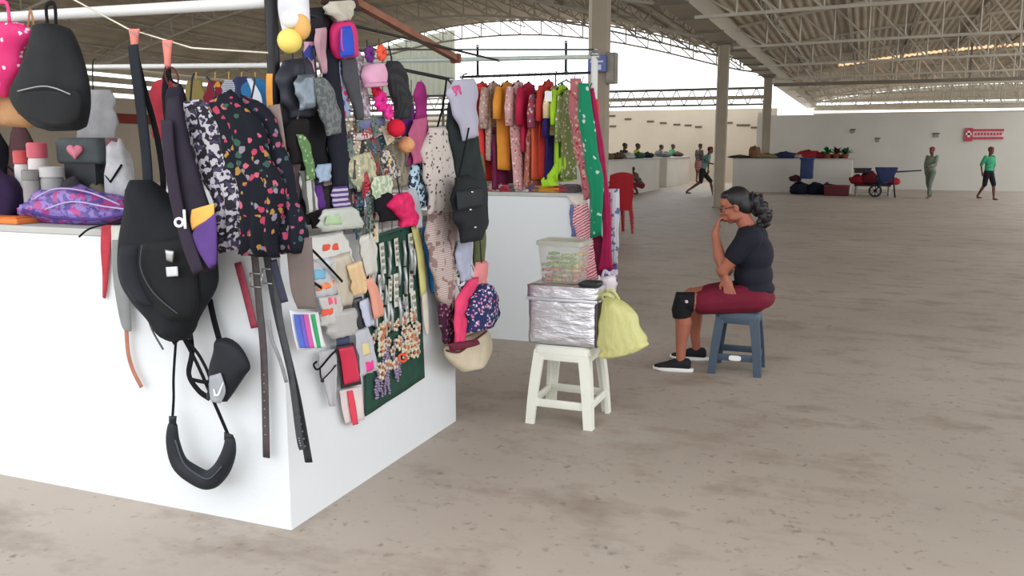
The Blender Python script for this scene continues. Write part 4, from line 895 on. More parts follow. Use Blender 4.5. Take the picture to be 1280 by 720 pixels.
obj('brown_rim', cord(PR(.19), [(558, 438), (574, 440), (590, 428), (608, 414)], .006), plain((96, 42, 46), .7), r)
obj('lining', drape(PR(.15), [(560, 430, 596, 424), (564, 440, 600, 430)], .05, 1, .004), plain((110, 40, 60), .8), r)
# ------------------------------------------------------------------ rack and goods of the far stall
ra, rb = px(P2(-.12), 438, 77), px(P2(-.12), 748, 71)
pipe('rack_pipe', 'pale green pipe running above the far rack of clothes', ra, rb, .017, plain((176, 186, 178), .5))
RZ = 2.06
YR = Y2+.12
pipe('clothes_rail', 'dark rail carrying the bright clothes of the far stall', (-3.0, YR, RZ), (-1.9, YR, RZ), .010, DARKP)
for x, lab in ((595, 'left upright holding the dark clothes rail'), (706, 'right upright holding the dark clothes rail')):
    p = px((1, YR), x, 58); pipe('rack_upright', lab, (p.x, YR+.03, RZ-.0), (p.x, YR+.03, 2.3), .010, DARKP, 'post')
pipe('rack_upright', 'white post at the right end of the far stall in front of the column', (px((1, YR), 743, 90).x, YR, 0), (px((1, YR), 743, 90).x, YR, 2.2), .026, WHITEP, 'post')
pipe('stall_pipe', 'dark pipe crossing above the magenta scarf to the far rack', px((1, 5.6), 478, 82), px((1, 5.6), 566, 100), .012, DARKP)
pipe('stall_pipe', 'second thin dark pipe crossing high before the pale gable sheets', px((1, 6.4), 440, 62), px((1, 6.4), 746, 62), .007, plain((70, 80, 74)))
def garment(label, x, y0, y1, w, mats, kind='shirt', seed=0, lean=0, name='hanging_shirt', group=None, flare=1.0, depth=.38, hood=False):
    """a garment on a hanger, hanging side-on (its width runs away from the viewer)"""
    rnd = random.Random(seed); p = px((1, YR), x, y0); q = px((1, YR), x+lean, y1); sc = (p-CAM).length/F_PX
    th = w*sc*.80; cx = p.x; z0 = min(p.z, RZ-.05); z1 = q.z; D = depth
    r = thing(name, label, kind, (q.x, YR, z1))
    def ring(v, hw, t, c, ph):
        out = []
        for k in range(26):
            a = 2*PI*k/26; u = math.cos(a); s = math.sin(a)
            e = t*.5*s*(1 if abs(u) < .95 else .6) + .018*math.sin(u*7+ph+v*2)*(.3+v)
            out.append(Vector((c+e, YR+u*hw, 0)))
        return out
    def body(za, zb, hws, ts, ca, cb, ph):
        rings = []; N = 14
        for i in range(N+1):
            v = i/N; k = v*(len(hws)-1); a = min(int(k), len(hws)-2); f = k-a
            hw = hws[a]+(hws[a+1]-hws[a])*f; t = ts[a]+(ts[a+1]-ts[a])*f
            rg = ring(v, hw, t, ca+(cb-ca)*v, ph)
            for pt in rg:
                drop = (abs(pt.y-YR)/D)**1.5*.10 if v < .3 else 0
                pt.z = za+(zb-za)*v - drop*(1-v/.3 if v < .3 else 0) + .006*math.sin(pt.y*40+ph)*v
            rings.append(rg)
        return MB().rings(rings)
    ph = rnd.uniform(0, 6); h = z0-z1
    obj('body', body(z0, z1, [D*.25, D*.5, D*.48, D*.46*flare, D*.46*flare], [th*.5, th*.95, th, th, th*.95], cx, q.x, ph), mats[0], r)
    if kind in ('shirt', 'dress', 'blouse'):
        for s in (-1, 1):
            L = h*(.34 if kind != 'blouse' else .5); a = Vector((cx, YR+s*D*.42, z0-.06)); b = Vector((cx+(q.x-cx)*.3, YR+s*D*.56, z0-.06-L))
            obj('sleeve', MB().tube([a, (a+b)/2+Vector((0, s*.02, 0)), b], [.045, .05, .045], 12, (1.0, min(1.0, th*9)), (1, 0, 0)), mats[-1], r)
    else: obj('waistband', MB().tube([(cx, YR-D*.3, z0-.015), (cx, YR+D*.3, z0-.015)], 1, 10, (.02, th*.45), (1, 0, 0)), mats[-1], r)
    hk = MB(); hk.tube([(cx, YR-D*.4, z0-.05), (cx, YR, z0+.01), (cx, YR+D*.4, z0-.05)], .006, 6)
    hk.tube([(cx, YR, z0), (cx, YR, RZ-.005), (cx, YR+.018, RZ+.016), (cx, YR-.012, RZ+.02)], .003, 6)
    obj('hanger', hk, DARKP, r); return r
g = garment
FP = lambda a, bb, s=30, t=.3: spots(a, bb, s, t)
g('grey violet shirt at the left end of the far rack', 590, 108, 232, 12, [cloth((128, 118, 150))], seed=1)
g('coral red shirt second from the left on the far rack', 603, 101, 226, 17, [plain((222, 66, 62), .8, 0, .1)], seed=2, lean=6)
g('beige printed blouse right of the coral shirt', 617, 100, 200, 15, [FP((176, 150, 140), [(208, 192, 180), (150, 110, 104)])], 'blouse', 3, lean=5)
g('maroon shorts low under the beige blouse', 625, 160, 236, 12, [cloth((110, 40, 74))], 'shorts', 4, name='hanging_shorts', lean=4)
g('mustard orange dress with knotted top on the far rack', 634, 92, 212, 14, [plain((214, 142, 54), .8, 0, .12)], 'dress', 5, name='hanging_dress', lean=2)
g('pale rose printed dress right of the mustard dress', 648, 96, 236, 15, [FP((202, 156, 156), [(226, 200, 196), (176, 110, 112)])], 'dress', 6, name='hanging_dress', lean=6)
g('crimson blouse in the middle of the far rack', 661, 104, 190, 13, [plain((176, 28, 66), .8, 0, .12)], 'blouse', 7, lean=4)
g('brown rose printed trousers under the crimson blouse', 668, 150, 232, 13, [FP((168, 106, 92), [(206, 164, 150), (120, 60, 60)])], 'trousers', 8, name='hanging_trousers')
g('terracotta skirt with multicoloured top on the far rack', 676, 112, 224, 14, [plain((206, 92, 62), .8, 0, .12), FP((150, 66, 84), [(90, 110, 160), (214, 180, 150)])], 'shirt', 9, name='hanging_dress', lean=2)
g('rust red shirt right of the terracotta skirt', 686, 98, 222, 11, [plain((178, 52, 44), .8, 0, .12)], seed=10, lean=0)
g('navy blue shirt low behind the lime garment', 694, 130, 224, 11, [cloth((44, 34, 92))], seed=11, lean=0)
g('cream and peach printed blouse left of the lime garment', 695, 108, 170, 12, [FP((214, 190, 150), [(210, 130, 80), (240, 226, 200)])], 'blouse', 12)
g('bright lime green shirt on the far rack', 703, 106, 226, 11, [plain((158, 200, 42), .7, 0, .12)], seed=13, lean=2)
g('olive and white tunic right of the lime shirt', 709, 112, 224, 9, [FP((120, 130, 80), [(190, 190, 170)])], 'blouse', 14, lean=0)
r = thing('price_card', 'white square price card hung between crimson and rust clothes', 'card', px((1, YR-.2), 685, 126))
a, b = px((1, YR-.24), 681, 127), px((1, YR-.24), 690, 114)
obj('card', MB().box(a.x, b.x, YR-.243, YR-.24, a.z, b.z), WHITEP, r, False); obj('card_wire', MB().tube([((a.x+b.x)/2, YR-.24, b.z), ((a.x+b.x)/2, YR-.12, b.z+.03), ((a.x+b.x)/2, YR, RZ)], .0015, 5), METAL, r)
r = thing('green_hanger', 'empty green hanger hook at the top right of the far rack', 'hanger', px((1, YR-.1), 706, 100))
obj('hook', MB().tube([px((1, YR-.1), *p) for p in ((697, 106), (702, 103), (708, 100), (713, 103), (720, 107))], .006, 8), plain((60, 110, 84), .5), r); obj('stem', MB().tube([px((1, YR-.1), 707, 101), px((1, YR-.1), 707, 94), px((1, YR-.03), 710, 92)], .003, 6), METAL, r)
# things folded on the far counter: each a folded garment
r0 = random.Random(8)
FC = [((150, 90, 96), 'wine'), ((196, 170, 160), 'beige'), ((176, 70, 84), 'red'), ((110, 120, 112), 'grey green'), ((206, 196, 190), 'white'), ((120, 90, 120), 'mauve'), ((198, 148, 54), 'mustard'), ((206, 140, 52), 'orange ochre'), ((180, 66, 90), 'rose red'), ((90, 80, 84), 'charcoal')]
for i, (col, nm) in enumerate(FC):
    x = 612+i*11.5; p = px((1, Y2+.1), x, 238); hh = .035+.02*r0.random(); mb = MB()
    wx, wy = .07 if i not in (6, 7) else .09, .09
    rings = []
    for k in range(4):
        z = CH+.002+k*hh/4
        mb.obox(Vector((p.x+r0.uniform(-.006, .006), Y2+.1+r0.uniform(-.01, .01), z+hh/8)), (wx*1.6, wy*1.8, hh/4*.95), Matrix.Rotation(r0.uniform(-.15, .15), 3, 'Z'), .006)
    rr = thing('folded_cloth', nm+' folded cloth lying along the front edge of the far counter', 'cloth', (p.x, Y2+.1, CH))
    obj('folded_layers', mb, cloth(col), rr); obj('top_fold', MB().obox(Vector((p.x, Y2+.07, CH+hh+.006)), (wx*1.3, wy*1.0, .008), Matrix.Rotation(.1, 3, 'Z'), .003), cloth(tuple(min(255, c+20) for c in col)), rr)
r = tag(obj('lime_skirt', drape((1, Y2-.0), [(694, 198, 706, 196), (690, 212, 706, 210), (676, 226, 694, 224), (678, 234, 700, 232)], .04, 2, .008), plain((158, 204, 40), .7, 0, .12)), 'lime green cloth spilling off the lime shirt onto the far counter', 'cloth')
# clothes hung on the right end of the far stall
def h2(name, label, cat, off, rows, mat, t=.06, folds=3, amp=.010, **k): return hang(name, label, cat, P2(off), rows, mat, t, folds, amp, seg=22, **k)
hk = lambda x, y: [(x, y), (x+1, y-6), (x+3, y-10)]
h2('hanging_dress', 'dusty pink red leaf-print dress at the right end of the far rack', 'dress', .02, [(712, 98, 726, 98), (712, 130, 730, 128), (716, 170, 738, 166), (722, 210, 744, 206), (730, 250, 750, 246)], FP((176, 108, 112), [(206, 170, 150), (170, 52, 70)], 26, .32), hook=hk(718, 100))
h2('hanging_dress', 'green dress with white flower print hanging down past the counter edge', 'dress', .09, [(722, 104, 736, 104), (724, 140, 740, 138), (730, 190, 748, 186), (736, 240, 754, 236), (738, 298, 752, 294)], spots((32, 132, 96), [(190, 206, 190)], 16, .22), hook=hk(727, 106))
h2('hanging_dress', 'long magenta dress hanging right of the green one', 'dress', .03, [(734, 112, 742, 110), (738, 150, 748, 146), (746, 200, 756, 196), (752, 250, 762, 246), (752, 300, 764, 296), (748, 338, 766, 336)], plain((160, 26, 78), .8, 0, .15), hook=hk(737, 114))
h2('hanging_scarf', 'coral scarf wound on the white end post', 'scarf', .0, [(739, 124, 748, 124), (741, 150, 749, 150), (743, 180, 750, 178)], cloth((214, 76, 74)), .05)
h2('hanging_dress', 'white and pink zigzag print dress hanging behind the container', 'dress', -.0, [(716, 255, 734, 252), (718, 280, 738, 278), (724, 310, 744, 306), (728, 352, 748, 350)], stripes((200, 66, 88), (220, 200, 206), 16, (0, .5, 0), .5, None, 5), .05)
h2('hanging_towel', 'blue grey towel hanging left of the zigzag dress', 'towel', -.0, [(712, 256, 720, 255), (713, 275, 722, 274), (714, 296, 724, 294)], cloth((108, 116, 158)), .03)
h2('hanging_dress', 'dark wine dress hem between the zigzag and magenta dresses', 'dress', .01, [(738, 296, 752, 294), (742, 320, 756, 318), (746, 344, 758, 344)], cloth((96, 22, 48)), .04)
h2('hanging_dress', 'red dress hem low behind the magenta dress', 'dress', -.02, [(744, 322, 764, 320), (748, 338, 766, 336)], cloth((206, 40, 62)), .04)
h2('hanging_scarf', 'white scarf with blue strokes hanging at the outer right end', 'scarf', -.02, [(762, 236, 774, 236), (763, 270, 774, 270), (762, 306, 773, 304), (764, 330, 772, 330)], patches((202, 202, 212), (96, 110, 150), 22, .58), .03)
h2('hanging_scarf', 'violet and white printed scarf lowest at the right end of the far stall', 'scarf', -.0, [(752, 334, 770, 330), (752, 350, 772, 346), (758, 366, 770, 364)], patches((206, 196, 206), (84, 60, 130), 26, .5), .05)
p = px(P2(.05), 720, 247); r = thing('white_cloth', 'white cloth corner turned over the right end of the far counter', 'cloth', p)
obj('cloth_body', drape(P2(.02), [(708, 244, 738, 244), (714, 252, 732, 254), (722, 258, 730, 258)], .02, 1, .003), cloth((206, 196, 188)), r); obj('hem', strap(P2(.045), [(714, 254), (724, 259), (732, 255)], .008, .003), cloth((190, 170, 160)), r)
# ------------------------------------------------------------------ stools and what stands on them
def stool(label, c, rot, size, h, mat, foot=.36, lab_part=None):
    r = thing('plastic_stool', label, 'stool', c); M = Matrix.Translation(c) @ Matrix.Rotation(rot, 4, 'Z')
    def fin(mb): mb.bm.transform(M); return mb
    s = size/2; mb = MB()
    def rsq(hw, z, rad=.03, n=5):
        out = []
        for q, (sx, sy) in enumerate(((1, 1), (-1, 1), (-1, -1), (1, -1))):
            for k in range(n+1):
                a = q*PI/2+PI/2*k/n; out.append(Vector((sx*(hw-rad)+rad*math.cos(a), sy*(hw-rad)+rad*math.sin(a), z)))
        return out
    mb.rings([rsq(s+.012, h-.045), rsq(s+.006, h-.012), rsq(s-.004, h-.002), rsq(s-.03, h), rsq(s-.06, h-.004)])
    obj('seat', fin(mb), mat, r, 'auto')
    f = foot/2
    for sx in (-1, 1):
        for sy in (-1, 1):
            mb = MB(); rings = []
            for k in range(7):
                v = k/6; z = (h-.03)*(1-v); o = s+.005+(f-s)*v; w = .062-.012*v; t = .022
                o += .004*math.sin(v*PI)
                pr = [(o, o-w), (o, o), (o-w, o), (o-w, o-t), (o-t, o-t), (o-t, o-w)]
                rings.append([Vector((sx*a, sy*b, z)) for a, b in pr])
            mb.rings(rings); obj('leg', fin(mb), mat, r, 'auto')
    zz = h*.27; o = s+(f-s)*.73-.012
    for k in range(4):
        mb = MB(); a = Matrix.Rotation(k*PI/2, 3, 'Z')
        mb.obox(a @ Vector((0, -o, zz)), (2*o-.04, .016, .045), a, .004)
        obj('stretcher', fin(mb), mat, r, 'auto')
    for k in range(4):
        mb = MB(); a = Matrix.Rotation(k*PI/2, 3, 'Z')
        mb.obox(a @ Vector((0, -s-.002, h-.06)), (2*s-.05, .014, .05), a, .004); obj('apron', fin(mb), mat, r, 'auto')
    if lab_part:
        mb = MB(); rings = []
        for y in (-o-.0075, -o-.0105):
            rings.append([Vector((.04*math.copysign(abs(math.cos(t))**.5, math.cos(t))*1.0, y, zz+.018*math.copysign(abs(math.sin(t))**.6, math.sin(t)))) for t in [2*PI*k/20 for k in range(20)]])
        mb.rings(rings); obj('paper_label', fin(mb), WHITEP, r, False)
    return r
SW = Vector((-1.465, 4.53, 0)); HS = .445
stool('white plastic stool carrying the silver foil box', SW, 0, .30, HS, plain((228, 228, 218), .35, 0, .02), .375)
# foil covered box
r = thing('foil_box', 'silver foil covered cooler box standing on the white stool', 'box', SW+Vector((0, 0, HS)))
bx = SW.x; by = SW.y-.005; Wd, Dp, Hh = .385, .30, .33
def foilbox(x0, x1, y0, y1, z0, z1, seed, amp=.004, n=16):
    t = bmesh.new(); bmesh.ops.create_cube(t, size=1); bmesh.ops.subdivide_edges(t, edges=t.edges[:], cuts=n, use_grid_fill=True)
    for v in t.verts:
        p = v.co.copy(); e = [abs(c) > .499 for c in p]; q = Vector(((p.x+.5)*(x1-x0)+x0, (p.y+.5)*(y1-y0)+y0, (p.z+.5)*(z1-z0)+z0))
        d = Vector((p.x if e[0] else 0, p.y if e[1] else 0, p.z if e[2] else 0))
        w = noise.noise(Vector((q.x*9+seed, q.y*9, q.z*34)))*1.0+noise.noise(q*40)*.5
        v.co = q + d.normalized()*w*amp if d.length else q
        if sum(e) >= 2: v.co -= d.normalized()*.006
        v.co.z = max(v.co.z, z0+.0005) if z0 > 0 else v.co.z
    return t
obj('box_body', foilbox(bx-Wd/2, bx+Wd/2, by-Dp/2, by+Dp/2, HS+.001, HS+Hh-.075, 1), foil(), r)
obj('box_lid', foilbox(bx-Wd/2-.006, bx+Wd/2+.006, by-Dp/2-.006, by+Dp/2+.006, HS+Hh-.072, HS+Hh, 5, .003), foil(), r)
obj('tape', MB().box(bx-Wd/2-.009, bx+Wd/2+.009, by-Dp/2-.011, by-Dp/2-.004, HS+Hh-.085, HS+Hh-.068, .002), plain((205, 205, 212), .3, .4), r)
obj('edge_band', MB().box(bx+Wd/2+.002, bx+Wd/2+.008, by-Dp/2-.004, by+Dp/2+.004, HS+.004, HS+Hh-.09, .002), plain((92, 90, 96), .4, .6), r)
# clear container with sweets
zt = HS+Hh+.003; cx, cy = bx-.035, by-.0
r = thing('plastic_container', 'clear plastic container of sweets on top of the silver foil box', 'container', (cx, cy, zt))
def rr_ring(cx, cy, hx, hy, z, rad=.03, n=5):
    out = []
    for q, (sx, sy) in enumerate(((1, 1), (-1, 1), (-1, -1), (1, -1))):
        for k in range(n+1):
            a = q*PI/2+PI/2*k/n; out.append(Vector((cx+sx*(hx-rad)+rad*math.cos(a), cy+sy*(hy-rad)+rad*math.sin(a), z)))
    return out
mb = MB(); mb.rings([rr_ring(cx, cy, .108, .085, zt), rr_ring(cx, cy, .128, .10, zt+.215)], cap=False)
mb.rings([rr_ring(cx, cy, .105, .082, zt+.003), rr_ring(cx, cy, .125, .097, zt+.215)], cap=False)
mb.rings([rr_ring(cx, cy, .108, .085, zt+.0), rr_ring(cx, cy, .105, .082, zt+.003)])
obj('tub', mb, clear((206, 206, 196), .22, .3), r, 'auto')
mb = MB(); mb.rings([rr_ring(cx, cy, .134, .106, zt+.205), rr_ring(cx, cy, .136, .108, zt+.225), rr_ring(cx, cy, .128, .10, zt+.231), rr_ring(cx, cy, .116, .09, zt+.226)])
obj('lid', mb, clear((196, 196, 186), .65, .3), r, 'auto')
rnd = random.Random(3); SWC = [((150, 190, 84), 'green'), ((214, 176, 80), 'yellow'), ((206, 120, 110), 'coral'), ((180, 180, 150), 'cream'), ((110, 160, 70), 'leaf green'), ((190, 90, 90), 'red')]
n = 0; sp0 = {}
for lz in range(6):
    for k in range(8):
        x = cx+(-.078+.052*(k % 4))+rnd.uniform(-.01, .01); y = cy+(-.04 if k < 4 else .04)+rnd.uniform(-.01, .01); z = zt+.012+lz*.027
        if lz > 3 and rnd.random() < .55: continue
        ci = 0 if (abs(x-cx) < .035 and lz > 2) else rnd.choice([1, 3, 5, 2]) if lz < 3 else rnd.choice([0, 4, 1])
        if ci not in sp0:
            t = thing('wrapped_sweet', SWC[ci][1]+' wrapped sweet inside the clear container', 'sweet', (x, y, z), SWC[ci][1]+' sweets in the container'); sp0[ci] = t
            obj('sweet', MB().ball((x, y, z), (.02, .013, .012), 2), plain(SWC[ci][0], .4), t)
            mb = MB()
            obj('wrapper_end', MB().tube([(x+.018, y, z), (x+.03, y, z)], [.003, .011], 8), plain(SWC[ci][0], .4), t)
            obj('wrapper_end', MB().tube([(x-.018, y, z), (x-.03, y, z)], [.003, .011], 8), plain(SWC[ci][0], .4), t)
        else: dup(sp0[ci], (x, y, z), rnd.uniform(0, 3))
r = thing('black_tray', 'flat black lid beside the clear container on the foil box', 'lid', (bx+.14, by, zt))
obj('tray', MB().rings([rr_ring(bx+.135, by-.06, .05, .07, zt, .02), rr_ring(bx+.135, by-.06, .052, .072, zt+.008, .02)]), plain((40, 40, 46), .4), r, 'auto')
obj('rim', MB().tube([p+Vector((0, 0, .002)) for p in rr_ring(bx+.135, by-.06, .051, .071, zt+.008, .02)]+[rr_ring(bx+.135, by-.06, .051, .071, zt+.010, .02)[0]], .002, 5), plain((50, 50, 56), .4), r)
# yellow bag hanging off the box
r = thing('yellow_bag', 'pale yellow plastic bag hanging from the right of the foil box', 'bag', (bx+.3, by, .35))
PYB = (1, 4.50)
m, nt, b = newmat('yellow_film'); b.inputs['Base Color'].default_value = c3((232, 230, 168)); b.inputs['Roughness'].default_value = .4
tr = nt.nodes.new('ShaderNodeBsdfTranslucent'); tr.inputs[0].default_value = c3((238, 236, 170)); mx_ = nt.nodes.new('ShaderNodeMixShader'); mx_.inputs[0].default_value = .45
nt.links.new(b.outputs[0], mx_.inputs[1]); nt.links.new(tr.outputs[0], mx_.inputs[2]); nt.links.new(mx_.outputs[0], nt.nodes['Material Output'].inputs[0])
bump(nt, b, ntex(nt, coords(nt, (1, 1, .5)), 22, 4), .8, .02); YEL = m
mb = drape(PYB, [(756, 372, 770, 374), (752, 390, 786, 384), (749, 410, 798, 404), (746, 430, 808, 424), (748, 441, 809, 432), (760, 448, 796, 440)], .16, 5, .012, seg=34, seed=9)
obj('bag_body', mb, YEL, r)
obj('handle', strap((1, 4.46), [(756, 378), (752, 370), (760, 368), (768, 376)], .02, .006), YEL, r)
obj('handle', strap((1, 4.54), [(760, 376), (757, 366), (766, 364), (774, 376)], .02, .006), YEL, r)
r2 = thing('white_bag', 'whitish plastic bag between the foil box and the yellow bag', 'bag', px((1, 4.6), 756, 372))
obj('bag_body', drape((1, 4.62), [(750, 346, 768, 344), (750, 362, 770, 360), (752, 378, 766, 380)], .08, 3, .008), plain((206, 196, 200), .5, 0, .2, 20), r2)
obj('handle', strap((1, 4.60), [(752, 350), (756, 338), (764, 346)], .014, .004), plain((190, 184, 200), .5), r2)

# ------------------------------------------------------------------ red chairs beyond the far stall
def chair(label, c, rz, mat):
    r = thing('plastic_chair', label, 'chair', (0, 0, 0), None)
    def L(mb): return mb
    obj('seat', MB().box(-.22, .22, -.21, .21, .41, .44, .012), mat, r, 'auto')
    mb = MB(); rings = []
    for k in range(9):
        u = -1+2*k/8; rings.append([Vector((u*.22, .20+(1-u*u)*.03+d, z)) for d, z in ((0, .44), (.07, .84-.05*u*u), (.09, .84-.05*u*u), (.02, .44))])
    obj('backrest', mb.rings(rings), mat, r, 'auto')
    for sx in (-1, 1):
        for sy in (-1, 1): obj('leg', MB().bar((sx*.20, sy*.19, .42), (sx*.245, sy*.235, 0), .045, .03), mat, r, False)
        obj('armrest', MB().tube([(sx*.23, .24, .66), (sx*.245, 0, .66), (sx*.24, -.18, .62), (sx*.235, -.2, .43)], 1, 8, (.03, .012), (0, 0, 1)), mat, r)
    r.location = c; r.rotation_euler = (0, 0, rz); return r
RED = plain((150, 24, 34), .35, 0, .06)
cp = G(769, 291); ch = chair('red plastic chair, bottom of the stack beyond the far stall', cp, PI+YAW+.25, RED)
for k, s_ in ((1, 'second from the bottom'), (2, 'third from the bottom'), (3, 'topmost')):
    dup(ch, cp+Vector((0, 0, .085*k)), PI+YAW+.25, 'red plastic chair, %s of the stack beyond the far stall' % s_)
# ------------------------------------------------------------------ people
SKIN = plain((160, 98, 78), .55, 0, .06, 12); SKIN2 = plain((96, 62, 48), .55, 0, .06, 12)
HAIRM = stripes((12, 11, 13), (30, 27, 30), 60, (0, 1.2, 0), .5, None, 4, .5)
def hand(mb, w, d, pn, k=1.0, curl=.6, thumb=1, spread=.0, wrist_r=.026):
    """palm and five separate fingers; w wrist, d pointing direction, pn palm normal, curl in radians per joint"""
    d = d.normalized(); pn = (pn-d*pn.dot(d)).normalized(); s = d.cross(pn).normalized()*thumb
    R = Matrix((d, s, pn)).transposed()
    mb.ball(w+d*.045*k, (.052*k, .040*k, .016*k), 3, R)
    mb.limb([(w-d*.01*k, wrist_r*k), (w+d*.03*k, .024*k)], 10)
    for i, (o, L) in enumerate(((.030, .070), (.010, .078), (-.010, .073), (-.029, .058))):
        a = w+d*.080*k+s*o*k; dd = (d+s*o*spread*8).normalized(); pts = [(w+d*.05*k+s*o*.8*k, .0105*k), (a, .0100*k)]; ang = curl*.6; p = a
        for j, f in enumerate((.45, .32, .23)):
            v = (dd*math.cos(ang)+pn*math.sin(ang)); p = p+v*L*f*k; pts.append((p, (.0092-.001*j)*k)); ang += curl
        mb.limb(pts, 8)
    a = w+d*.022*k+s*.030*k; v1 = (d*.6+s*.75+pn*.25).normalized(); v2 = (d*.9+s*.2+pn*.45).normalized()
    mb.limb([(w+d*.01*k+s*.012*k, .014*k), (a, .0135*k), (a+v1*.032*k, .0115*k), (a+v1*.032*k+v2*.03*k, .0098*k)], 8)
def head(mb, c, f, up, k=1.0):
    """head about .23*k tall centred on c, facing f"""
    f = f.normalized(); up = (up-f*up.dot(f)).normalized(); l = up.cross(f).normalized(); R = Matrix((f, l, up)).transposed()
    P = lambda a, b, z: c+(f*a+l*b+up*z)*k
    B = lambda a, b, z, rx, ry, rz: mb.ball(P(a, b, z), (rx*k, ry*k, rz*k), 3, R)
    B(-.012, 0, .028, .094, .076, .088); B(.02, 0, -.03, .070, .062, .075); B(.045, 0, -.082, .034, .036, .028)
    B(.06, 0, .045, .032, .055, .042)                      # forehead
    B(.078, 0, .020, .014, .046, .010)                     # brow
    for s in (-1, 1):
        B(.058, s*.036, -.02, .026, .022, .022); B(-.005, s*.074, -.01, .018, .010, .030); B(.01, s*.045, -.07, .05, .022, .026)
    mb.limb([(P(.082, 0, .012), .010*k), (P(.102, 0, -.022), .014*k), (P(.09, 0, -.028), .012*k)], 8)
    for s in (-1, 1): B(.092, s*.012, -.027, .010, .008, .008)
    B(.080, 0, -.052, .013, .024, .007); B(.077, 0, -.064, .013, .022, .008)
    return P, R
def face_extra(r, P, R, k, skin_dark=False):
    for s in (-1, 1):
        obj('eye', MB().ball(P(.076, s*.031, .003), (.011*k, .013*k, .008*k), 2, R), plain((214, 206, 198), .3), r)
        obj('iris', MB().ball(P(.085, s*.031, .003), (.004*k, .006*k, .006*k), 2, R), plain((38, 24, 18), .3), r)
        obj('eyebrow', MB().tube([P(.086, s*.014, .024), P(.086, s*.034, .030), P(.07, s*.054, .024)], [.003*k, .004*k, .002*k], 6), plain((30, 24, 22)), r)
    obj('mouth', MB().tube([P(.086, -.02, -.058), P(.0925, 0, -.058), P(.086, .02, -.058)], .0022*k, 6), plain((110, 50, 46)), r)
# ---- the seated woman; local axes: f forward (to the left of the photo), l her left (towards the viewer)
WB = G(921, 462); V_ = Vector((WB.x, WB.y, 0)).normalized(); f = Vector((-V_.y, V_.x, 0)); l = Vector((0, 0, 1)).cross(f).normalized(); U_ = Vector((0, 0, 1))
def w(a, b, z): return WB + f*a + l*b + U_*z
wr = thing('person', 'person with black ponytail in dark T-shirt and burgundy shorts seated thinking on a blue stool', 'person', WB)
HST = .43
body = MB()
# torso, neck
for a, z, ra, rb, rz in ((-.095, .53, .12, .18, .10), (-.08, .66, .115, .155, .13), (-.075, .80, .115, .165, .14), (-.06, .93, .09, .16, .08)):
    body.ball(w(a, 0, z), (ra, rb, rz), 3, Matrix((f, l, U_)).transposed())
body.limb([(w(-.05, 0, .95), .06), (w(-.005, 0, 1.03), .055), (w(.02, 0, 1.09), .052)])
# arms: her left elbow rests on the right hand, left hand at the mouth
LS, LE, LW = w(-.045, .165, .93), w(.118, .155, .705), w(.176, .06, .925)
RS, RE, RW = w(-.045, -.165, .93), w(.075, -.19, .68), w(.12, .02, .655)
body.limb([(LS, .058), ((LS+LE)/2, .054), (LE, .045), ((LE*.65+LW*.35), .043), (LW, .026)])
body.limb([(RS, .058), ((RS+RE)/2, .05), (RE, .042), ((RE*.65+RW*.35), .04), (RW, .027)])
hand(body, LW+U_*.022, (w(.156, .02, 1.02)-LW), -f*1.0-l*.1, .95, .85, 1)
body.limb([(RW, .027), (w(.10, .13, .645), .026)])
hand(body, w(.095, .165, .655), (l*.25-U_*.92-f*.30), -l*.95-f*.1, .92, .2, -1, .35)
# legs
kneeL, kneeR = w(.372, .15, .475), w(.33, -.16, .478)
ankL, ankR = w(.372, .155, .085), w(.285, -.20, .085)
for hip, kn, an in ((w(-.09, .09, .52), kneeL, ankL), (w(-.09, -.09, .52), kneeR, ankR)):
    body.limb([(hip, .10), (hip*.5+kn*.5, .086), (kn*.85+hip*.15, .064), (kn, .058), (kn*.88+an*.12, .055), (kn*.65+an*.35+(-f)*.012, .056), (kn*.3+an*.7, .038), (an, .031), (an-U_*.04, .032)])
hf = (f*.95-U_*.32+l*.04).normalized()
P, R = head(body, w(.058, .0, 1.120), hf, U_, .97)
obj('body', body, SKIN, wr, remesh=.0052, smoothit=3)
face_extra(wr, P, R, .98)
# glasses
gm = MB()
for s in (-1, 1):
    gm.tube([P(.098-.012*abs(math.cos(t))*0, s*.031+.021*math.cos(t), .002+.014*math.sin(t)) for t in [2*PI*k/14 for k in range(15)]], .0022, 6)
    gm.tube([P(.098, s*.052, .006), P(.06, s*.072, .008), P(.0, s*.084, .004)], .0026, 6)
gm.tube([P(.099, -.01, .006), P(.103, 0, .009), P(.099, .01, .006)], .0022, 6)
obj('glasses', gm, plain((34, 22, 24), .4), wr)
# hair: cap pulled back and a thick curly ponytail
hm = MB(); hm.ball(P(-.030, 0, .040), (.092, .083, .090), 3, R); hm.ball(P(-.060, 0, .0), (.062, .078, .085), 3, R); hm.ball(P(.022, 0, .088), (.05, .056, .034), 3, R)
rnd = random.Random(2); t0 = P(-.115, 0, .02)
pt = [t0, t0-f*.035-U_*.02, t0-f*.075-U_*.065, t0-f*.10-U_*.12, t0-f*.105-U_*.165]
for i, p in enumerate(pt):
    rr_ = (.036, .05, .056, .05, .03)[i]; hm.ball(p, rr_, 2)
    for k in range(10):
        hm.ball(p+Vector((rnd.uniform(-1, 1), rnd.uniform(-1, 1), rnd.uniform(-1, 1)))*rr_*.8, rnd.uniform(.012, .022), 2)
obj('hair', hm, HAIRM, wr, remesh=.005, smoothit=1)
obj('hair_tie', MB().tube([t0-f*.012+(l*math.cos(a)+U_*math.sin(a))*.042 for a in [2*PI*k/14 for k in range(15)]], .007, 6), plain((40, 30, 50)), wr)
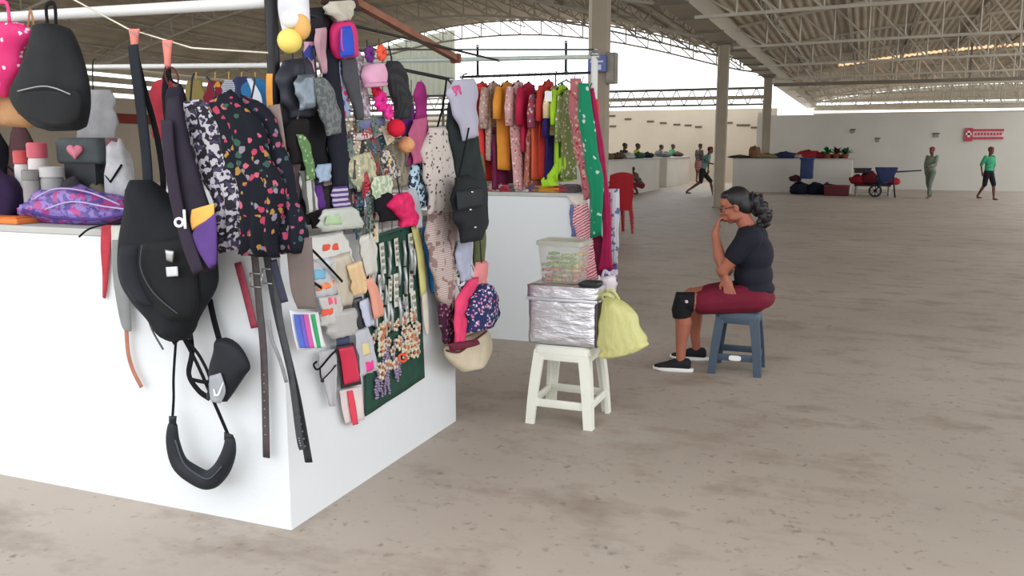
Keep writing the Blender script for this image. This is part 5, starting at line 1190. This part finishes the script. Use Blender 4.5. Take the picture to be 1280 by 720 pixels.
# clothes
NAVY = plain((25, 26, 38), .85, 0, .18, 10); BURG = plain((106, 22, 44), .85, 0, .15, 10)
sm = MB(); FR = Matrix((f, l, U_)).transposed()
for a, z, ra, rb, rz in ((-.095, .575, .132, .178, .07), (-.082, .66, .130, .168, .13), (-.078, .80, .132, .178, .15), (-.062, .92, .106, .172, .09), (-.045, .965, .075, .09, .045)):
    sm.ball(w(a, 0, z), (ra, rb, rz), 3, FR)
for S, E_ in ((LS, LE), (RS, RE)): sm.limb([(S-f*.01, .078), (S*.75+E_*.25, .074), (S*.46+E_*.54, .068)])
obj('shirt', sm, NAVY, wr, remesh=.007, smoothit=4)
pm = MB(); pm.ball(w(-.115, 0, .512), (.118, .19, .082), 3, FR)
for s, kn in ((1, kneeL), (-1, kneeR)):
    hip = w(-.10, s*.095, .52); pm.limb([(hip, .10), (hip*.5+kn*.5, .093), (kn*.72+hip*.28-U_*.006, .084)])
obj('shorts', pm, BURG, wr, remesh=.007, smoothit=4)
obj('belt_line', MB().tube([w(.03, -.12, .60), w(.045, 0, .605), w(.03, .12, .60)], 1, 8, (.01, .006), (1, 0, 0)), BLACKC, wr)
bm_ = MB(); bm_.tube([kneeL+(w(-.1, .1, .52)-kneeL)*.16, kneeL+U_*.012+f*.006, kneeL-U_*.045+f*.005, kneeL-U_*.10], [.070, .073, .068, .062], 18)
obj('knee_brace', bm_, plain((16, 17, 22), .8), wr, remesh=.006, smoothit=3)
obj('brace_patch', MB().ball(kneeL+l*.066-f*.03+U_*.02, (.012, .004, .012), 2, FR), plain((200, 196, 196)), wr, label='pale patch on the brace')
for an, sd in ((ankL, 1), (ankR, -1)):
    d = f; sh = MB(); g0 = Vector((an.x, an.y, 0))
    def ringx(u, wd, z0, z1):
        c = g0+d*u; return [c+l*wd*math.cos(t)+U_*(z0+(z1-z0)*(.5+.5*math.sin(t))) for t in [2*PI*k/14 for k in range(14)]]
    up = obj('shoe', sh.rings([ringx(-.07, .018, .03, .075), ringx(-.055, .034, .02, .095), ringx(-.01, .038, .02, .098), ringx(.04, .040, .02, .085), ringx(.09, .044, .02, .068), ringx(.14, .042, .02, .052), ringx(.175, .022, .022, .040)]), plain((30, 30, 36), .8, 0, .2), wr)
    so = MB(); out = []
    for z, e in ((0.001, 0), (.012, .004), (.026, .003)):
        out.append([g0+d*(.05+(.135+e)*math.cos(t))+l*(.043+e)*math.sin(t)*(1-.12*math.cos(t+1)**2)+U_*(z+(.006 if math.cos(t) > .6 else 0)*(1 if z > .01 else 1)) for t in [2*PI*k/26 for k in range(26)]])
    obj('sole', so.rings(out), WHITEP, up)
    obj('shoelace', MB().tube([g0+d*.03+l*.012+U_*.09, g0+d*.05-l*.012+U_*.085, g0+d*.065+l*.012+U_*.079, g0+d*.08-l*.012+U_*.073], .003, 6), plain((60, 60, 66)), up)
bs = stool('dark blue grey plastic stool under the seated person', w(-.0, .0, 0), math.atan2(l.y, l.x)+PI/2-.10, .265, HST, plain((62, 76, 92), .4, 0, .06), .34, True)

# ---- standing people in the distance (about 60 px tall)
def person(label, base, face, h=1.5, shirt=(80, 90, 90), pants=(50, 50, 60), sk=SKIN2, hat=None, pose='stand', low=True, cat='person', sleeves=.5, legs=.55, bent=0, armf=0.0, stride=.0, armb=0.0):
    k = h/1.7; U0 = Vector((0, 0, 1)); f = Vector((math.cos(face), math.sin(face), 0)); l = U0.cross(f)
    q = lambda a, b, z: base+(f*a+l*b+U0*z)*k
    r = thing('person', label, 'person', base); FRm = Matrix((f, l, U0)).transposed(); B = MB()
    if pose == 'crouch':
        hipz, tl = .34, .9; pel = (-.18, .34); ch = (.06, .66); nk = (.13, .80); hd = (.19, .92)
        kn = [(.16, .12, .42), (.16, -.12, .42)]; an = [(-.02, .12, .09), (-.02, -.12, .09)]
        el = [(.22, .17, .52), (.22, -.17, .52)]; wr_ = [(.36, .1, .38), (.36, -.1, .38)]
    else:
        lean = bent; pel = (-lean*.1, .90); ch = (lean*.22, 1.24); nk = (lean*.42, 1.44-lean*.05); hd = (lean*.5+.02, 1.57-lean*.08)
        kn = [(stride*.35+.02, .09, .50), (-stride*.12, -.09, .49)]; an = [(stride*.5, .10, .09), (-stride*.75, -.10, .09+.10*stride)]
        el = [(lean*.3+armf*.12, .22, 1.12), (lean*.3-armb*.15, -.22, 1.12)]; wr_ = [(lean*.3+armf*.42, .20, 1.0+armf*.10), (lean*.3-armb*.1, -.20, .88)]
    for (a, z), (ra, rb, rz) in ((pel, (.11, .15, .11)), (((pel[0]+ch[0])/2, (pel[1]+ch[1])/2), (.10, .135, .14)), (ch, (.11, .155, .15))): B.ball(q(a, 0, z), (ra*k, rb*k, rz*k), 2, FRm)
    sh = [q(nk[0]-.02, .17, nk[1]-.07), q(nk[0]-.02, -.17, nk[1]-.07)]
    B.limb([(q(ch[0], 0, ch[1]), .07*k), (q(nk[0], 0, nk[1]), .048*k), (q(hd[0]-.02, 0, hd[1]), .045*k)], 10)
    for i in (0, 1):
        E_, W_ = q(*el[i]), q(*wr_[i]); B.limb([(sh[i], .05*k), ((sh[i]+E_)/2, .042*k), (E_, .034*k), (W_, .024*k)], 10)
        hand(B, W_, (W_-E_), (l if i else -l), .95*k, .35, 1 if i else -1, 0, .022)
        hp, K_, A_ = q(pel[0], (.09, -.09)[i], pel[1]-.03), q(*kn[i]), q(*an[i])
        B.limb([(hp, .085*k), ((hp+K_)/2, .07*k), (K_, .052*k), ((K_*.65+A_*.35), .05*k), (A_, .032*k)], 10)
        ft = Vector((A_.x, A_.y, A_.z-.05*k)); B.limb([(ft, .034*k), (ft+f*.08*k-U0*.006, .03*k), (ft+f*.15*k-U0*.008*k, .02*k)], 8)
    P, R = head(B, q(*( (hd[0], 0, hd[1]))), (f-U0*.05*(1+bent)), U0, .98*k)
    obj('body', B, sk, r, remesh=.011, smoothit=1)
    S = MB()
    for (a, z), (ra, rb, rz) in (((pel[0]*.8+ch[0]*.2, pel[1]*.8+ch[1]*.2), (.125, .165, .10)), (((pel[0]+ch[0])/2, (pel[1]+ch[1])/2), (.122, .155, .15)), (ch, (.13, .178, .17))): S.ball(q(a, 0, z), (ra*k, rb*k, rz*k), 2, FRm)
    for i in (0, 1):
        E_, W_ = q(*el[i]), q(*wr_[i]); T = sh[i]+(E_-sh[i])*min(1, sleeves*1.6) if sleeves < .7 else E_
        pts = [(sh[i], .066*k), (T, .058*k)] + ([(E_+(W_-E_)*.8, .042*k)] if sleeves >= .7 else [])
        S.limb(pts, 10)
    obj('shirt', S, cloth(shirt), r, remesh=.013, smoothit=2)
    T = MB(); T.ball(q(pel[0], 0, pel[1]), (.13*k, .165*k, .11*k), 2, FRm)
    for i in (0, 1):
        hp, K_, A_ = q(pel[0], (.09, -.09)[i], pel[1]-.03), q(*kn[i]), q(*an[i])
        pts = [(hp, .098*k), ((hp+K_)/2, .086*k)] + ([(K_, .074*k)] if legs > .45 else []) + ([(K_+(A_-K_)*.85, .058*k)] if legs > .8 else [])
        T.limb(pts, 10)
    obj('trousers' if legs > .8 else 'shorts', T, cloth(pants), r, remesh=.013, smoothit=2)
    H = MB(); H.ball(P(-.022, 0, .042), (.088*k, .081*k, .080*k), 2, R); obj('hair', H, HAIRM, r)
    if hat:
        Hh = MB(); Hh.ball(P(-.01, 0, .075), (.098*k, .086*k, .062*k), 2, R); obj('cap', Hh, cloth(hat), r)
    return r
ang = lambda v: math.atan2(v.y, v.x)
TOR = ang(RT); TOL = ang(-RT); TOC = ang(-FH)
person('person in grey green clothes and red cap walking behind the loaded barrow', G(1161, 248), TOL+.5, 1.56, (120, 132, 116), (104, 112, 100), hat=(140, 50, 50), sleeves=.8, legs=.9, armf=.8, stride=.3)
person('person in bright green shirt and black shorts walking at the far right', G(1233, 250), TOC+.4, 1.56, (62, 150, 112), (30, 30, 34), sleeves=.6, legs=.5, armb=.8, stride=.35, hat=(120, 60, 50))
person('person in teal shirt and dark shorts striding right past the far left counter', G(878, 245), TOR, 1.6, (110, 150, 140), (44, 40, 44), sleeves=.4, legs=.5, bent=.4, stride=.75, armf=.7, hat=(120, 40, 44))
bp = G(878, 245); r = thing('shoulder_bag', 'red striped bag on the back of the striding person in teal', 'bag', bp)
mb = MB(); c_ = bp-RT*.16+Vector((0, 0, .98))+(-FH)*.02; mb.ball(c_-FH*.0, (.13, .1, .2), 3); obj('bag_body', mb, stripes((140, 40, 56), (190, 150, 150), 8), r); obj('strap', MB().tube([c_+Vector((0, -.09, .16)), c_+RT*.2+Vector((0, -.14, .2)), c_+RT*.26+Vector((0, -.1, 0))], .012, 6), BLACKC, r)
person('person crouching with a red cloth before the far left counter', G(796, 243), TOL, 1.5, (96, 84, 78), (120, 40, 50), pose='crouch', legs=.5, sleeves=.5)
for (x, y, yd, lab, sc_, hat) in ((778, 0, 23.5, 'person in dark green seated leftmost behind the far left counter', (50, 66, 52), None), (794, 0, 25.0, 'person in yellow shirt behind the far left counter', (190, 190, 60), None), (818, 0, 27.6, 'person in grey bending over goods on the far left counter', (110, 106, 108), None),
        (838, 0, 29.8, 'person in green shirt behind the middle of the far left counter', (60, 140, 96), None), (849, 0, 33.6, 'person in black and white shirt near the end of the far left row', (40, 44, 48), None), (872, 0, 36.5, 'person in dark clothes last in the far left row', (70, 62, 60), (60, 40, 36))):
    b_ = hit(x, 240, 0, -8.2) if x < 855 else hit(x, 240, 1, 39.75); b_.z = 0; person(lab, b_, TOR+.1*len(lab) % .6, 1.74, sc_, (50, 50, 60), hat=hat, bent=.5 if 'bending' in lab else .1)
# goods on the far counters
def clump(name, label, cat, p, w, d, h, col, parts=2, seed=0):
    rnd = random.Random(seed); r = thing(name, label, cat, p); t = bmesh.new(); bmesh.ops.create_icosphere(t, subdivisions=3, radius=1)
    for v in t.verts:
        n = 1+.3*noise.noise(v.co*2.2+Vector((seed, 0, 0))); v.co = Vector((p[0]+v.co.x*w*n, p[1]+v.co.y*d*n, p[2]+max(0, v.co.z*.8+.6)*h*n*.7))
    obj('heap_body', t, cloth(col), r); mb = MB()
    mb.tube([Vector(p)+Vector((-w*.5, -d*.4, h*.7)), Vector(p)+Vector((0, 0, h*1.05)), Vector(p)+Vector((w*.5, -d*.3, h*.7))], .03, 6)
    obj('knot', mb, cloth(tuple(int(c*.7) for c in col)), r); return r
def leafy(name, label, p, h, col, seed=0, pot=(120, 70, 50)):
    rnd = random.Random(seed); r = thing(name, label, 'plant', p)
    obj('pot', MB().lathe(p, [(.09, 0), (.12, .14), (.13, .16), (.10, .15)], 14), cloth(pot), r, 'auto'); mb = MB()
    for k in range(26):
        a = rnd.uniform(0, 6.28); el = rnd.uniform(.3, 1.4); d = Vector((math.cos(a)*math.cos(el), math.sin(a)*math.cos(el), math.sin(el))); s = Vector(p)+Vector((0, 0, .14)); L = h*rnd.uniform(.6, 1)
        sd = d.cross(Vector((0, 0, 1))).normalized(); m = s+d*L*.6; e = s+d*L-Vector((0, 0, L*.25))
        mb.rings([[s, s+sd*.005, s+Vector((0, 0, .004))], [m-sd*.045, m+sd*.045, m+Vector((0, 0, .01))], [e, e+sd*.004, e+Vector((0, 0, .003))]])
    obj('foliage', mb, cloth(col), r); return r
i = 0
for y, nm, col, w_ in ((22.2, 'dark green', (40, 60, 44), .5), (23.6, 'mixed green', (80, 96, 60), .45), (25.0, 'yellow', (160, 156, 60), .5), (26.4, 'olive', (90, 92, 60), .45), (27.8, 'brown', (96, 74, 58), .4), (29.1, 'white', (190, 186, 180), .4), (30.6, 'deep green', (44, 84, 60), .45), (32.0, 'black', (40, 38, 42), .4), (35.2, 'grey', (110, 106, 104), .5), (37.6, 'dark brown', (70, 58, 52), .5)):
    clump('goods_bundle', nm+' heap of goods on the far left row of counters', 'bundle', (-7.42, y, CH), .22, w_, .2, col, seed=i); i += 1
for x, nm, cat, lab, w_, h_, col in ((925, 'goods_bundle', 'bundle', 'low dark heap at the left end of the long far counter', .45, .10, (60, 44, 42)), (943, 'brown_sack', 'sack', 'round brown sack standing up on the long far counter', .2, .42, (124, 88, 66)), (958, 'goods_bundle', 'bundle', 'tan flattened heap right of the brown sack', .5, .16, (140, 122, 88)), (982, 'goods_bundle', 'bundle', 'navy blue heap on the long far counter', .42, .22, (44, 50, 84)),
        (1000, 'goods_bundle', 'bundle', 'pale heap between the navy and red ones', .25, .18, (176, 164, 160)), (1010, 'goods_bundle', 'bundle', 'red heap on the long far counter', .38, .28, (150, 44, 50)), (1028, 'goods_bundle', 'bundle', 'small crimson heap near the plants', .25, .22, (130, 36, 52)), (1044, 'goods_bundle', 'bundle', 'brown red heap under the plants', .35, .14, (110, 50, 46))):
    p = hit(x, 200, 1, 32.3); clump(nm, lab, cat, (p.x, 32.3, CH), w_, .3, h_, col, seed=x)
for x, lab, c_ in ((1034, 'leafy green plant in a pot, leftmost on the long far counter', (46, 120, 70)), (1045, 'brownish leafed plant in a pot between two green ones', (110, 70, 50)), (1056, 'leafy green plant in a pot at the right end of the long far counter', (36, 110, 76))):
    p = hit(x, 200, 1, 32.0); leafy('potted_plant', lab, (p.x, 32.0, CH), .40, c_, x)
# dark blue and black goods in front of the counter
def wheel(mb, c, R_, wd, ax):
    t = MB(); ax = Vector(ax).normalized(); e1 = ax.orthogonal().normalized(); e2 = ax.cross(e1)
    mb.tube([Vector(c)+(e1*math.cos(a)+e2*math.sin(a))*R_ for a in [2*PI*k/20 for k in range(21)]], wd, 8); mb.tube([Vector(c)-ax*wd*1.2, Vector(c)+ax*wd*1.2], R_*.3, 10)
    for k in range(4):
        a = PI/4*k; mb.bar(Vector(c)-(e1*math.cos(a)+e2*math.sin(a))*R_, Vector(c)+(e1*math.cos(a)+e2*math.sin(a))*R_, .02)
    return mb
p = G(1013, 243)
r = thing('blue_crate', 'upright dark blue crate standing on black sacks before the long far counter', 'crate', (p.x-.1, p.y, .5)); obj('crate_body', MB().box(p.x-.35, p.x+.05, p.y-.25, p.y+.2, .52, 1.2, .03), plain((34, 50, 92), .5), r); obj('rim', MB().box(p.x-.38, p.x+.08, p.y-.28, p.y+.23, 1.15, 1.21, .01), plain((44, 62, 110), .5), r)
for dx, z, w_, c_, lab in ((-.35, 0, .34, (26, 28, 44), 'black sack at the left foot of the blue crate'), (.15, 0, .36, (22, 24, 38), 'black sack in the middle under the blue crate'), (-.5, .42, .2, (60, 34, 38), 'small dark red parcel on the left black sack'), (.5, 0, .3, (34, 30, 50), 'low violet black sack right of the blue crate')):
    clump('black_sack', lab, 'sack', (p.x+dx, p.y+.02, z), w_, .28, .38 if z == 0 else .2, c_, seed=int(dx*20)+9)
q0, q1 = G(1030, 244), G(1061, 244); r = thing('red_crate', 'low dark red crate right of the black sacks', 'crate', ((q0.x+q1.x)/2, q0.y, 0))
obj('crate_body', MB().box(q0.x, q1.x, q0.y-.2, q0.y+.3, 0, .3, .02), plain((84, 26, 34), .6), r); obj('rim', MB().box(q0.x-.02, q1.x+.02, q0.y-.22, q0.y+.32, .27, .33, .01), plain((104, 34, 40), .6), r)
# market cart
q0, q1 = G(1067, 244), G(1113, 245); y_ = q0.y; z_ = .36
r = thing('market_cart', 'low metal cart with pale legs piled with red goods', 'cart', ((q0.x+q1.x)/2, y_, 0))
obj('deck', MB().box(q0.x, q1.x, y_-.35, y_+.35, z_-.05, z_, .01), plain((60, 44, 44), .6), r)
for x in (q0.x+.06, q1.x-.06):
    for yy in (y_-.3, y_+.3): obj('leg', MB().bar((x, yy, 0), (x, yy, z_-.04), .05), plain((150, 150, 146), .5), r, False)
obj('cross_rail', MB().bar((q0.x+.06, y_-.3, .12), (q1.x-.06, y_-.3, .12), .035), plain((150, 150, 146), .5), r, False)
xm = (q0.x+q1.x)/2
for dx, z, w_, h_, c_, lab in ((-.45, z_, .26, .3, (150, 34, 52), 'crimson sack at the left of the cart'), (-.1, z_, .28, .42, (100, 34, 44), 'dark red sack in the middle of the cart'), (.3, z_, .26, .34, (70, 80, 120), 'blue grey sack on the right of the cart'), (.62, z_+.0, .2, .22, (170, 40, 50), 'bright red sack at the right end of the cart')):
    clump('cart_sack', lab, 'sack', (xm+dx, y_, z), w_, .28, h_, c_, seed=int(dx*30)+40)
a = hit(1068, 213, 1, y_); r = thing('dark_tray', 'dark tray on top of the crimson sack of the cart', 'tray', (a.x+.3, y_, a.z)); obj('tray_body', MB().box(a.x, a.x+.5, y_-.2, y_+.2, a.z-.08, a.z+.06, .02), plain((48, 44, 50), .6), r); obj('rim', MB().box(a.x-.02, a.x+.52, y_-.22, y_+.22, a.z+.04, a.z+.08, .008), plain((60, 56, 60), .6), r)
# wheelbarrow in front of the person
y_ -= .85; a = hit(1108, 210, 1, y_-.2); r = thing('wheelbarrow', 'blue wheelbarrow with long handles held by the person in grey green', 'wheelbarrow', (a.x, y_-.2, 0))
tr_ = MB(); rings = []
for z, hx, hy in ((a.z-.42, .16, .16), (a.z-.1, .30, .26), (a.z+.02, .33, .28), (a.z+.02, .30, .25), (a.z-.38, .14, .14)): rings.append(rr_ring(a.x, y_-.2, hx, hy, z, .06))
obj('tray', tr_.rings(rings), plain((44, 54, 92), .5), r, 'auto')
for s in (-1, 1):
    e = hit(1152, 213, 1, y_-.2+s*.22); st = Vector((a.x-.3, y_-.2+s*.15, a.z-.42)); obj('handle', MB().tube([st, Vector((a.x+.25, y_-.2+s*.2, a.z-.12)), e], .02, 8), plain((40, 40, 52), .5), r)
    obj('leg', MB().tube([Vector((a.x+.2, y_-.2+s*.2, a.z-.15)), Vector((a.x+.3, y_-.2+s*.22, 0))], .018, 8), plain((40, 40, 52), .5), r)
obj('wheel', wheel(MB(), (a.x-.28, y_-.2, .2), .17, .03, (0, 1, 0)), DARKP, r)
obj('axle_strut', MB().tube([(a.x-.28, y_-.26, .2), (a.x-.1, y_-.26, a.z-.42)], .018, 6), DARKP, r)
SKY_BACK, SKY_FRONT, SKY_RIGHT, EXPO = 3.0, 2.8, 0.1, -0.16
# ------------------------------------------------------------------ daylight
w = bpy.data.worlds.new('World'); bpy.context.scene.world = w; w.use_nodes = True
nt = w.node_tree; bg = nt.nodes['Background']
tc = nt.nodes.new('ShaderNodeTexCoord'); sp = nt.nodes.new('ShaderNodeSeparateXYZ'); nt.links.new(tc.outputs['Generated'], sp.inputs[0])
mr = nt.nodes.new('ShaderNodeMapRange'); mr.inputs[1].default_value = -.9; mr.inputs[2].default_value = .7
mr.inputs[3].default_value = SKY_BACK; mr.inputs[4].default_value = SKY_FRONT; nt.links.new(sp.outputs[1], mr.inputs[0])
rx = nt.nodes.new('ShaderNodeMapRange'); rx.inputs[1].default_value = .1; rx.inputs[2].default_value = .9; rx.inputs[3].default_value = 0; rx.inputs[4].default_value = SKY_RIGHT
nt.links.new(sp.outputs[0], rx.inputs[0]); ad = nt.nodes.new('ShaderNodeMath'); ad.operation = 'ADD'; nt.links.new(mr.outputs[0], ad.inputs[0]); nt.links.new(rx.outputs[0], ad.inputs[1])
nt.links.new(ad.outputs[0], bg.inputs['Strength']); bg.inputs['Color'].default_value = (.95, .98, 1, 1)
sc = bpy.context.scene
sc.view_settings.view_transform = 'Standard'; sc.view_settings.look = 'None'; sc.view_settings.gamma = 1; sc.view_settings.use_curve_mapping = False
sc.view_settings.exposure = EXPO
sc.cycles.max_bounces = 8; sc.cycles.diffuse_bounces = 5; sc.cycles.transparent_max_bounces = 12; sc.cycles.caustics_reflective = False
